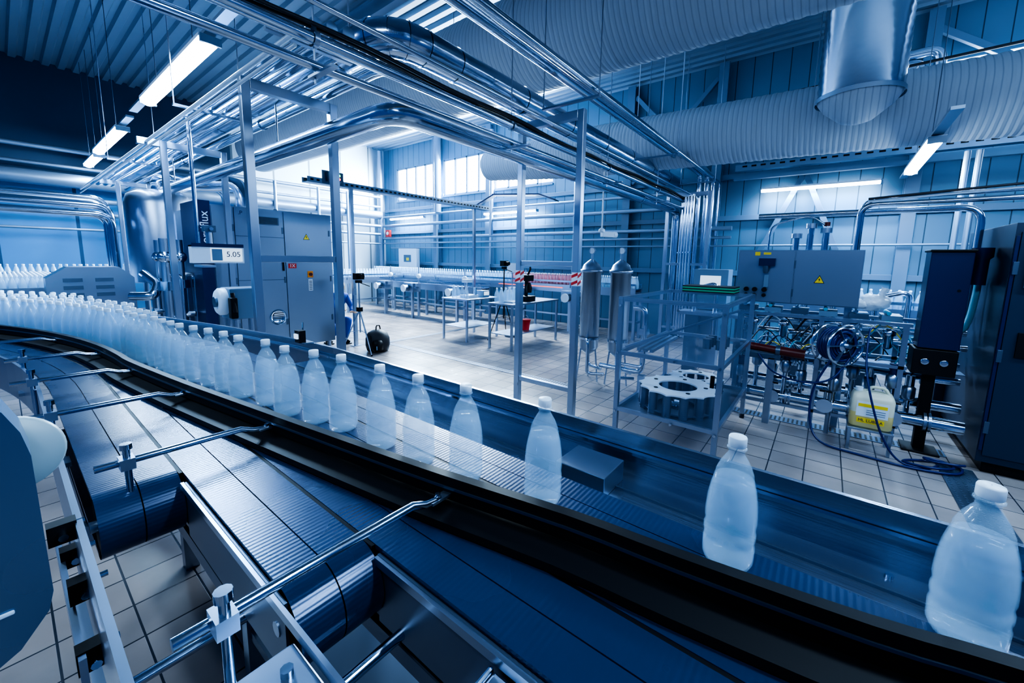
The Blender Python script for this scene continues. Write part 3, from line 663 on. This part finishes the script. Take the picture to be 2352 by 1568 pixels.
b.lathe((4.15,6.35,.0),(0,0,1),[(.10,0),(.19,.02),(.215,.12),(.21,.24),(.17,.34),(.08,.39),(.01,.40)],RUBBER,18); b.lathe((4.05,6.20,.04),(0,0,1),[(.05,0),(.10,.02),(.105,.14),(.07,.19),(.01,.2)],BLACK,12); b.tube([(4.1,6.32,.38),(4.12,6.34,.47),(4.2,6.36,.47),(4.22,6.36,.37)],.012,BLACK,8,.03); b.tube([(3.98,6.3,.3),(3.9,6.2,.15),(3.95,6.15,.03)],.015,BLACK,8)
b.box(3.97,4.10,6.12,6.125,.07,.14,GREYP); b.done('backpack')

# ------------------------------------------------------------------ crouching worker partly hidden by the cabinet
wk=bpy.data.objects.new('crouching_worker',None); bpy.context.collection.objects.link(wk)
def skin(name,verts,edges,rad,mat,sub=2):
    me=bpy.data.meshes.new(name); me.from_pydata(verts,edges,[]); ob=bpy.data.objects.new(name,me); bpy.context.collection.objects.link(ob)
    m=ob.modifiers.new('s','SKIN'); sv=me.skin_vertices[0].data
    for i,r in enumerate(rad): sv[i].radius=(r,r)
    sv[0].use_root=True; m.use_smooth_shade=True
    s=ob.modifiers.new('u','SUBSURF'); s.levels=sub; s.render_levels=sub; me.materials.append(mat); ob.parent=wk; return ob
ox,oy=3.98,7.62
def W(*p): return [(ox+a,oy+c,z) for a,c,z in p]
skin('body',W((0,0,.42),(-.0,-.06,.60),(-.0,-.16,.80),(-.0,-.24,.95),(-.0,-.28,1.02),
  (.10,-.02,.40),(.14,-.38,.50),(.13,-.22,.10),(-.10,-.02,.40),(-.12,-.36,.30),(-.12,-.02,.08),
  (.17,-.22,.94),(.21,-.36,.72),(.12,-.50,.66),(-.13,-.22,.94),(-.15,-.38,.76),(-.09,-.50,.72)),
  [(0,1),(1,2),(2,3),(3,4),(0,5),(5,6),(6,7),(0,8),(8,9),(9,10),(3,11),(11,12),(12,13),(3,14),(14,15),(15,16)],
  [.14,.13,.15,.12,.06,.10,.075,.05,.10,.075,.05,.07,.05,.035,.07,.05,.035],CLOTH)
b=B(); hx,hy,hz=ox,oy-.34,1.14
b.sphere((hx,hy,hz),.10,SKIN,18,(.80,.98,1.15)); b.sphere((hx,hy+.022,hz+.03),.103,HAIR,18,(.84,.95,1.05)); b.cyl((hx,oy-.29,.98),(hx,hy+.01,hz-.06),.05,SKIN,12)
b.sphere((hx,hy-.10,hz-.01),.016,SKIN,8,(.8,1,1.3)); b.box(hx-.022,hx+.022,hy-.096,hy-.088,hz-.055,hz-.048,DRED)
for s in (-1,1): b.sphere((hx+s*.03,hy-.088,hz+.015),.010,WHITE,8); b.sphere((hx+s*.03,hy-.096,hz+.015),.005,BLACK,8); b.sphere((hx+s*.083,hy,hz),.022,SKIN,8,(.4,.8,1.2))
b.done('head',parent=wk)
for s,(x,y,z) in ((1,(.12,-.50,.66)),(-1,(-.09,-.50,.72))):
    b=B(); c=V((ox+x,oy+y-.05,z)); b.obox(c,(.075,.085,.03),SKIN)
    for k in range(4): 
        p=c+V((-.028+.019*k,-.035,0)); L=(.06,.07,.066,.05)[k]; b.tube([p,p+V((0,-L*.5,.005)),p+V((0,-L*.9,-.02))],.008,SKIN,8)
    p=c+V((-s*.037,.01,0)); b.tube([p,p+V((-s*.025,-.025,0)),p+V((-s*.02,-.055,-.01))],.0095,SKIN,8); b.done('hand_%s'%('r' if s>0 else 'l'),.008,wk)
for x,y in ((.13,-.26),(-.12,-.06)):
    b=B(); b.sphere((ox+x,oy+y,.05),.06,BLACK,14,(.8,2.1,.8)); b.box(ox+x-.045,ox+x+.045,oy+y-.12,oy+y+.12,0,.02,RUBBER); b.done('shoe',0,wk)

# ------------------------------------------------------------------ filter vessels
def vessel(x,y):
    b=B(); r=.135
    b.lathe((x,y,.48),(0,0,1),[(.03,-.10),(.10,-.05),(r,0),(r,1.06),(r+.02,1.06),(r+.02,1.10),(r,1.10),(.11,1.17),(.05,1.22),(.02,1.24)],STEEL,30)
    b.lathe((x,y,.60),(0,0,1),[(r+.012,0),(r+.012,.03)],STEELP,30,False)
    for a in range(3): 
        t=a*2.09+.4; b.cyl((x+.11*math.cos(t),y+.11*math.sin(t),.52),(x+.17*math.cos(t),y+.17*math.sin(t),0),.012,STEELP,8)
    b.cyl((x,y,1.70),(x,y,1.80),.015,STEEL,8); b.lathe((x,y-.0,1.84),(-1,-.2,0),[(.045,-.015),(.045,.015)],STEEL,20); b.cyl((x-.016,y,1.84),(x-.02,y,1.84),.04,WHITE,16)
    b.tube([(x,y,.38),(x,y,.22),(x-.1,y-.25,.22)],.025,STEELP,10,.06); b.tube([(x-.12,y-.02,.62),(x-.22,y-.1,.62),(x-.22,y-.1,.15),(x-.1,y-.3,.15)],.022,STEELP,10,.06)
    b.done('filter_vessel')
vessel(5.12,2.60); vessel(5.20,2.20)
b=B(); b.tube([(5.1,1.95,1.1),(5.1,1.80,1.1),(5.1,1.80,.25),(5.1,2.4,.25)],.035,STEELP,14,.1); b.tube([(5.0,2.1,.35),(5.0,1.75,.35),(5.0,1.75,.9)],.02,STEELP,10,.06)
for z in (.5,.8): b.box(5.04,5.16,1.75,1.85,z-.04,z+.04,STEELP)
b.box(5.06,5.14,1.76,1.84,0,.22,STEEL); b.done('filter_piping')

# ------------------------------------------------------------------ acrylic change-parts cabinet
b=B(); x0,x1,y0,y1=3.5,4.95,.60,1.46; H=1.38
for x in (x0,x1):
    for y in (y0,y1): b.box(x-.02,x+.02,y-.02,y+.02,.05,H,STEEL); b.cyl((x,y,0),(x,y,.05),.025,RUBBER,10)
for z in (.32,.86,H-.02):
    for y in (y0,y1): b.box(x0,x1,y-.014,y+.014,z-.018,z+.018,STEEL)
    for x in (x0,x1): b.box(x-.014,x+.014,y0,y1,z-.018,z+.018,STEEL)
b.box(x0,x1,y0,y1,.30,.31,STEELD); b.box(x0+.02,x1-.02,y0+.02,y1-.02,.845,.855,ACRY)
b.box(x0-.028,x0-.022,y0-.02,y1+.02,.12,H-.02,ACRY); b.box(x0,x1,y0-.028,y0-.022,.12,H-.02,ACRY); b.box(x0,x1,y1+.022,y1+.028,.12,H-.02,ACRY); b.box(x1+.022,x1+.028,y0,y1,.12,H-.02,ACRY)
b.box(x0-.03,x1+.03,y0-.03,y1+.03,H,H+.008,ACRY)
b.beam((x0+.1,y1-.02,.9),(x1-.1,y0+.1,1.2),.02,.02,STEEL)
for y in (y0,.95,y1): 
    for z in (.3,.86,1.3): b.cyl((x0-.034,y,z),(x0-.028,y,z),.012,STEELP,8)
b.box(x0-.05,x0-.03,y0+.03,y0+.06,.7,.8,BLACK)
b.done('acrylic_cabinet')
def star(cx,cy,z,r,h=.20):
    b=B(); P=[]; n=14
    for k in range(n*6):
        t=2*math.pi*k/(n*6); ph=(k%6)/6; rr=r-.035*math.sin(math.pi*ph)**.7; P.append((rr*math.cos(t),rr*math.sin(t)))
    m=len(P); ri=r*.48
    def slab(z0,z1,mt):
        vs=[(cx+a,cy+c,zz) for zz in (z0,z1) for a,c in P]+[(cx+ri*math.cos(2*math.pi*k/m),cy+ri*math.sin(2*math.pi*k/m),zz) for zz in (z0,z1) for k in range(m)]
        fs=[]
        for k in range(m):
            j=(k+1)%m
            fs+=[(k,j,m+j,m+k),(m+k,m+j,3*m+j,3*m+k),(2*m+k,3*m+k,3*m+j,2*m+j),(k,2*m+k,2*m+j,j)]
        b.add(vs,fs,mt)
    slab(z+h,z+h+.014,WHITE); slab(z+.02,z+.032,STEELD)
    for k in range(n):
        t=2*math.pi*(k)/n; a=r-.045; b.cyl((cx+a*math.cos(t),cy+a*math.sin(t),z+.0),(cx+a*math.cos(t),cy+a*math.sin(t),z+h-.001),.040,STEELD,12)
    for k in range(5): t=k*1.257; b.cyl((cx+r*.68*math.cos(t),cy+r*.68*math.sin(t),z+h+.0145),(cx+r*.68*math.cos(t),cy+r*.68*math.sin(t),z+h+.018),.02,BLACK,10)
    b.lathe((cx,cy,z+.0),(0,0,1),[(.03,0),(.10,.01),(.10,.06),(.03,.06)],STEELP,20)
    b.done('star_wheel')
star(3.93,1.03,.312,.36); star(4.62,1.03,.312,.28,.14)
b=B()
for k in range(6): b.cyl((4.25+.12*(k%3),.75+.12*(k//3),.862),(4.25+.12*(k%3),.75+.12*(k//3),.96),.04,STEELD,14)
for k in range(3): b.beam((3.7,1.35-.06*k,.872),(4.6,1.38-.06*k,.872),.03,.03,STEEL)
b.done('change_parts')
b=B()
for k,m in enumerate((RUBBER,GREEN,RUBBER,GREEN,RUBBER)): b.box(4.55,4.85,.72,1.22,H+.009+k*.014,H+.022+k*.014,m)
b.done('foam_mats')

# ------------------------------------------------------------------ right-hand machine block
b=B(); b.box(5.2,5.52,-.27,.81,1.28,1.85,PANEL); b.box(5.188,5.2,.285,.80,1.29,1.84,PANEL); b.box(5.188,5.2,-.26,.275,1.29,1.84,PANEL)
tri(b,(5.188,.06,1.55),XF,ZF,.09)
b.box(5.185,5.188,.60,.65,1.79,1.83,YEL); b.box(5.185,5.188,.50,.57,1.80,1.825,YEL)
b.box(5.12,5.188,.45,.60,1.68,1.76,NAVY); b.lathe((5.15,.53,1.60),(0,0,1),[(.02,0),(.03,.03),(.03,.08)],STEELD,12); b.box(5.14,5.188,.5,.54,1.45,1.58,GREYP)
for y in (.70,.62,.53): b.cyl((5.14,y,1.42),(5.188,y,1.42),.025,BLACK,12); b.cyl((5.15,y,1.36),(5.188,y,1.36),.02,BLACK,12)
for z in (1.4,1.7): b.box(5.18,5.19,.27,.285,z-.04,z+.04,STEELD)
for y in (-.2,.75): b.box(5.3,5.36,y-.03,y+.03,0,1.28,STEEL)
b.done('control_cabinet',.005)
b=B()
for k,(y,z) in enumerate(((.30,1.86),(.05,1.86),(.18,1.86))):
    b.cyl((5.35,y,1.85),(5.35,y,2.0+.06*k),.03,STEELP,12); b.lathe((5.35,y,1.98+.05*k),(0,0,1),[(.05,0),(.05,.05)],STEEL,14)
b.cyl((5.35,.05,2.1),(5.35,.05,2.14),.025,DRED,10)
b.tube([(5.35,.55,1.85),(5.35,.55,2.12),(5.35,.2,2.22),(5.35,.05,2.1)],.010,STEELP,8,.1)
b.tube([(5.4,-.2,1.85),(5.4,-.2,2.3),(5.4,-3.4,2.3)],.025,STEELP,12,.12); b.tube([(5.5,-.22,1.85),(5.5,-.22,2.36),(5.5,-3.4,2.42)],.02,STEELP,12,.12)
b.tube([(5.45,-.25,2.34),(5.45,-1.5,2.40),(5.45,-3.4,2.50)],.012,WHITE,6); b.tube([(5.42,-.25,2.36),(5.42,-1.5,2.43),(5.42,-3.4,2.56)],.012,RUBBER,6)
b.tube([(5.6,.7,2.25),(5.6,-1.06,2.25),(5.6,-1.06,1.2)],.03,STEELP,12,.15)
b.tube([(7.4,-1.2,3.1),(7.4,-1.2,1.7),(7.0,-1.5,1.6)],.03,GALV,10,.1); b.tube([(7.4,-1.3,3.1),(7.4,-1.3,1.4)],.03,GALV,10)
b.done('service_pipes')
b=B()
for z,x,r in ((.28,5.15,.06),(.40,5.35,.05),(.62,5.5,.035),(.95,5.45,.03),(1.08,5.55,.03)):
    b.tube([(x,.75,z),(x,-1.08,z)],r,STEELP,16)
    for k in range(4):
        y=.6-k*.5+.1*random.random(); b.lathe((x,y,z),(0,1,0),[(r+.03,0),(r+.03,.02)],STEEL,16); b.lathe((x,y+.03,z),(0,1,0),[(r+.03,0),(r+.03,.02)],STEEL,16)
for k in range(12):
    y=.68-k*.14; x=5.12+.16*(k%3); z=.45+.12*(k%2)
    b.cyl((x,y,.2),(x,y,z+.2),.022,STEELP,10); b.lathe((x,y,z),(0,0,1),[(.03,-.02),(.05,0),(.05,.10),(.03,.12)],STEEL,14); b.cyl((x,y,z+.12),(x,y,z+.22),.035,STEELP if k%3 else NAVY,12)
    b.tube([(x,y,z+.22),(x+.05,y-.05,z+.32),(x+.2,y-.10,z+.30),(x+.25,y-.1,.9)],.007,(CYANH,BLUEHOSE,RUBBER)[k%3],6,.05)
for k in range(6):
    y=.6-k*.28; b.lathe((5.25,y,.98),(0,0,1),[(.02,-.08),(.04,-.06),(.04,.05),(.055,.06),(.055,.10),(.02,.12)],STEELP,14)
for y in (.72,.0,-.62):
    for x in (5.1,5.6): b.box(x-.02,x+.02,y-.02,y+.02,0,1.15,STEEL)
for z in (.18,.75,1.15): b.box(5.08,5.12,-.66,.75,z,z+.03,STEEL); b.box(5.58,5.62,-1.08,.75,z,z+.03,STEEL)
b.box(5.1,5.6,-.66,.75,.72,.735,STEELD); b.box(5.35,5.6,-1.08,.75,.715,.72,STEELD)
for y in (.35,-.1,-.6): b.lathe((5.02,y,.30),(-1,0,0),[(.05,0),(.05,.03),(.07,.03),(.07,.05)],STEELP,16); b.cyl((5.02,y,.30),(5.02,y,.44),.012,STEEL,8); b.cyl((5.02,y-.05,.44),(5.02,y+.05,.44),.01,BLACK,8)
b.done('valve_manifold')
b=B()
for i in range(30):
    y=.65-random.random()*1.1; x=5.1+random.random()*.4; z=.72+random.random()*.4
    b.tube([(x,y,z-.1),(x-.06,y-.1,z+.08),(x+.05,y-.20,z+.02),(x+.0,y-.30,z-.12)],.006,(CYANH,BLUEHOSE,RUBBER,WHITE,RUBBER,YEL,STEELP,RUBBER)[i%8],6,.08)
for i in range(6):
    y=.7-i*.24; b.box(5.2,5.5,y-.1,y+.05,1.18,1.23,(STEELD,GREYP)[i%2]); b.cyl((5.2,y,1.25),(5.5,y,1.25),.018,CYANH if i%2 else STEELP,8)
b.done('pneumatic_hoses')
b=B(); b.cyl((4.98,.62,.82),(4.98,.32,.80),.040,DRED,16); b.cyl((4.98,.32,.80),(4.98,.10,.79),.048,DRED,18); b.lathe((4.98,.33,.80),(0,1,0),[(.06,-.02),(.06,.02)],STEELD,18); b.box(4.94,5.02,.3,.62,.70,.76,STEELD); b.cyl((4.98,.68,.82),(4.98,.62,.82),.06,STEELD,16); b.box(4.94,5.06,.35,.41,.0,.72,STEEL); b.done('red_pump',.003)
# hose reel
b=B(); c=V((4.90,-.14,.95)); ax=V((-.60,-.62,0)).normalized(); side=V((-ax.y,ax.x,0))
for s in (-.085,.085):
    o=c+ax*s; b.lathe(o,ax,[(.185,-.012),(.20,-.004),(.20,.004),(.185,.012)],STEELP,36,False); b.lathe(o,ax,[(.03,-.012),(.07,-.012),(.07,.012),(.03,.012)],STEELP,20)
    for k in range(6):
        t=k*math.pi/3; e=side*math.cos(t)+V((0,0,1))*math.sin(t); b.beam(o+e*.05,o+e*.185,.03,.008,STEEL)
pts=[]
for lay,rr in enumerate((.10,.125,.15)):
    for k in range(36*5):
        t=k/36*2*math.pi; u=-.066+.132*(k/180); u=u if lay%2==0 else -u; pts.append(c+ax*u+(side*math.cos(t)+V((0,0,1))*math.sin(t))*rr)
b.tube(pts,.0145,BLUEHOSE,6); b.cyl(c-ax*.075,c+ax*.075,.09,BLUEHOSE,24)
b.cyl(c-ax*.13,c+ax*.13,.02,STEEL,10); b.cyl(c+V((.16,0,-.22)),c+V((.16,0,-.95)),.02,STEEL,10); b.beam(c-ax*.12,c-ax*.12+V((.08,.0,-.24)),.03,.03,STEEL); b.beam(c-ax*.12,c-ax*.12+V((.24,0,.02)),.03,.03,STEEL)
b.done('hose_reel')
b=B()
P=[(4.80,-.10,.80),(4.80,.0,.5),(4.76,.0,.2),(4.68,-.10,.03),(4.62,-.40,.014),(4.60,-.72,.014),(4.68,-.98,.018),(4.84,-1.04,.02),(4.88,-.92,.02),(4.80,-.74,.014),(4.70,-.68,.018),(4.64,-.84,.04),(4.74,-.98,.04),(4.86,-.94,.035),(4.84,-.82,.045),(4.78,-.86,.05),(4.78,-1.0,.06),(4.84,-1.06,.05)]
b.tube(smooth(P,6),.010,BLUEHOSE,8)
P=[(5.0,-.40,1.12),(4.92,-.36,1.10),(4.80,-.36,.8),(4.70,-.42,.5),(4.68,-.52,.2),(4.66,-.64,.03),(4.66,-.8,.014),(4.80,-.9,.014)]
b.tube(smooth(P,6),.009,BLUEHOSE,8)
P=[(4.90,-.25,.84),(4.80,-.12,.62),(4.80,.1,.55),(4.85,.35,.6),(4.93,.5,.75)]
b.tube(smooth(P,6),.009,BLUEHOSE,8)
b.done('blue_hose')
b=B()
b.box(4.74,5.04,-.60,-.28,.20,.22,STEEL)
for x in (4.76,5.02):
    for y in (-.58,-.30): b.box(x-.012,x+.012,y-.012,y+.012,0,.20,STEEL)
b.done('step_stool',.003)
def rr(w,h,r,n=5):
    P=[]
    for cx,cy,a in ((w-r,h-r,0),(-w+r,h-r,90),(-w+r,-h+r,180),(w-r,-h+r,270)):
        for k in range(n+1): t=math.radians(a+90*k/n); P.append((cx+r*math.cos(t),cy+r*math.sin(t)))
    return P
def loft(b,c,lay,m):
    vs=[]
    for w,h,z in lay:
        P=rr(w,h,min(w,h)*.3); n=len(P); vs+=[(c[0]+a,c[1]+e,c[2]+z) for a,e in P]
    K=len(lay); b.add(vs,[(k*n+i,k*n+(i+1)%n,(k+1)*n+(i+1)%n,(k+1)*n+i) for k in range(K-1) for i in range(n)],m,True); b.add(vs[:n],[list(range(n))[::-1]],m); b.add(vs[-n:],[list(range(n))],m)
b=B(); cc=(4.89,-.44,.221)
loft(b,cc,[(.10,.135,0),(.115,.15,.015),(.115,.15,.14)],LIQ); loft(b,cc,[(.115,.15,.14),(.115,.15,.27),(.10,.135,.31),(.07,.08,.325)],CANI)
b.cyl((4.89,-.34,.54),(4.89,-.34,.575),.028,WHITE,14); b.tube([(4.89,-.40,.535),(4.89,-.42,.59),(4.89,-.52,.59),(4.89,-.55,.53)],.014,CANI,8,.03)
b.box(4.772,4.774,-.55,-.33,.33,.47,WHITE); b.box(4.770,4.772,-.54,-.34,.42,.45,YEL); b.box(4.770,4.772,-.53,-.34,.27,.315,YEL)
for k in range(3): b.box(4.770,4.772,-.53,-.40,.35+k*.02,.356+k*.02,GREYP)
b.text('ML LUBE A',(4.769,-.435,.293),XF,ZF,.036,NAVY)
b.done('plastic_canister')
b=B(); b.box(5.05,5.30,-.96,-.70,.98,1.83,NAVY); b.box(5.03,5.32,-.97,-.69,1.83,1.85,BLACK); b.box(5.04,5.32,-.96,-.68,.74,.97,BLACK)
for y in (-.76,-.88): b.lathe((5.04,y,.86),(-1,0,0),[(.03,0),(.03,.01),(.015,.01)],STEELP,16)
b.cyl((5.046,-.9,1.5),(5.05,-.9,1.5),.012,BLACK,8)
b.box(5.14,5.22,-.86,-.78,0,.74,BLACK); b.box(5.05,5.3,-.95,-.7,0,.02,BLACK); b.done('blue_guard_cabinet',.006)
b=B(); P=[(5.33,-1.0,1.75),(5.38,-1.06,1.6),(5.38,-1.06,1.4),(5.38,-1.04,1.2),(5.38,-.98,1.1),(5.38,-.7,1.0)]
b.tube(smooth(P,5),.024,CYANH,10)
b.lathe((5.28,-1.04,1.55),(0,0,1),[(.05,0),(.05,.22),(.07,.24),(.07,.32)],NAVY,16); b.done('cyan_suction_hose')
b=B(); b.box(4.9,6.2,-2.6,-1.12,.10,2.05,DGREY); b.box(4.885,4.9,-2.55,-1.15,.16,1.98,DGREY); b.box(4.95,6.15,-2.55,-1.17,0,.10,BLACK)
b.box(4.87,4.885,-1.30,-1.22,1.0,1.2,BLACK); b.box(4.86,4.885,-1.42,-1.20,1.55,1.95,GREYP); b.box(4.88,4.885,-2.0,-1.5,1.3,1.6,BLACK); b.box(4.884,4.9,-1.145,-1.125,.2,1.95,NAVY)
for z in (.4,1.0,1.7): b.box(4.875,4.90,-1.16,-1.13,z-.05,z+.05,STEELD)
b.box(4.868,4.872,-1.28,-1.25,1.35,1.42,RED)
b.done('machine_cabinet',.008)
b=B(); b.prism([(-1.6,.9),(-1.05,.9),(-1.05,1.2),(-1.25,1.5),(-1.6,1.5)],lambda a,c,d:V((d,a,c)),6.25,6.5,GREYP); b.box(6.25,6.5,-1.6,-1.05,0,.9,DGREY); b.done('filler_housing',.01)
b=B(); b.sphere((5.35,-.38,1.34),.11,BAGP,18,(1.0,1.3,.75)); b.sphere((5.30,-.27,1.32),.07,BAGP,14,(1,1.2,.8)); b.lathe((5.33,-.43,1.38),(0,-.3,1),[(.03,0),(.015,.05),(.04,.11)],BAGP,12,False)
ob=b.done('plastic_bag'); t=bpy.data.textures.new('crumple','CLOUDS'); t.noise_scale=.05; sb=ob.modifiers.new('s','SUBSURF'); sb.levels=1; sb.render_levels=1; d=ob.modifiers.new('d','DISPLACE'); d.texture=t; d.strength=.04; d.texture_coords='GLOBAL'
def drain(name,x0,x1,y0,y1):
    b=B(); b.box(x0,x1,y0,y1,.001,.006,STEELD); L=y1-y0; W_=x1-x0
    if L>W_:
        for k in range(int(L/.04)): b.box(x0+.02,x1-.02,y0+.015+k*.04,y0+.033+k*.04,.006,.0075,BLACK)
    else:
        for k in range(int(W_/.04)): b.box(x0+.015+k*.04,x0+.033+k*.04,y0+.02,y1-.02,.006,.0075,BLACK)
    b.done(name)
drain('floor_drain',5.10,5.27,-1.0,.75); drain('floor_drain',4.6,4.72,2.6,6.7); drain('floor_drain',4.3,7.3,6.80,6.92)
b=B(); b.box(3.2,4.9,-1.12,-.90,.001,.006,STEELD)
for i in range(42):
    for j in range(5): b.obox((3.23+i*.04,-1.10+j*.044,.007),(.022,.006,.003),STEEL,Matrix.Rotation(.8 if (i+j)%2 else -.8,3,'Z'))
b.done('chequer_plate')
b=B(); b.cyl((6.0,2.9,3.09),(6.0,2.9,2.20),.012,WHITE,8); b.lathe((6.0,2.9,2.16),(0,0,1),[(.05,0),(.05,.04),(.02,.06)],WHITE,14); b.obox((6.05,2.82,2.12),(.22,.08,.08),WHITE,Matrix.Rotation(-.6,3,'Z')); b.cyl((6.13,2.76,2.12),(6.18,2.73,2.12),.045,WHITE,14); b.done('security_camera',.006)
b=B(); b.box(9.0,9.14,11.3,12.3,1.3,2.02,WHITE); b.box(8.99,9.0,11.6,12.0,1.55,1.8,STEELD); b.box(8.985,8.99,11.7,11.85,1.6,1.7,YEL); b.box(9.05,9.10,11.7,11.8,.0,1.3,GREYP); b.done('electrical_box',.006)
b=B(); b.box(9.02,9.10,12.85,13.1,2.45,2.7,RED); b.cyl((9.0,12.97,2.58),(9.02,12.97,2.58),.06,WHITE,12); b.done('fire_alarm',.006)
b=B(); b.box(6.95,7.3,1.2,1.7,.96,1.6,GREYP); b.box(6.94,6.95,1.3,1.6,1.2,1.5,SCR); b.box(7.0,7.2,1.3,1.6,0,.96,STEEL); b.done('labeller_terminal',.01)
b=B()
for i in range(7):
    y=1.6-i*.7; b.box(6.6,6.75,y-.1,y+.1,0,.9,STEELD); b.tube([(6.7,y,.9),(6.7,y,1.3),(6.7,y-.3,1.4),(6.7,y-.3,.6)],.03,STEELP,10,.1)
b.box(6.55,6.9,-2.8,1.8,.9,.95,STEEL)
b.done('rinser_machine')

# ------------------------------------------------------------------ world, camera
w=bpy.data.worlds.new('world'); sc.world=w; w.use_nodes=True
bg=w.node_tree.nodes['Background']; bg.inputs[0].default_value=(.045,.22,.78,1); bg.inputs[1].default_value=.24
th=math.radians(7.7); rho=math.radians(1.0)
F0=V((.788,.616,0)).normalized(); R0=V((F0.y,-F0.x,0)); U0=V((0,0,1))
F=F0*math.cos(th)-U0*math.sin(th); U=U0*math.cos(th)+F0*math.sin(th)
R=R0*math.cos(rho)+U*math.sin(rho); Up=U*math.cos(rho)-R0*math.sin(rho)
cam=bpy.data.objects.new('camera',bpy.data.cameras.new('camera')); bpy.context.collection.objects.link(cam); sc.camera=cam
M=Matrix((R,Up,-F)).transposed().to_4x4(); M.translation=V((0,0,1.7)); cam.matrix_world=M
cam.data.sensor_width=36; cam.data.sensor_fit='HORIZONTAL'; cam.data.lens=36*919/2352; cam.data.shift_y=-64/2352; cam.data.clip_start=.02
sc.view_settings.view_transform='AgX'; sc.view_settings.look='AgX - High Contrast'; sc.view_settings.exposure=0.70
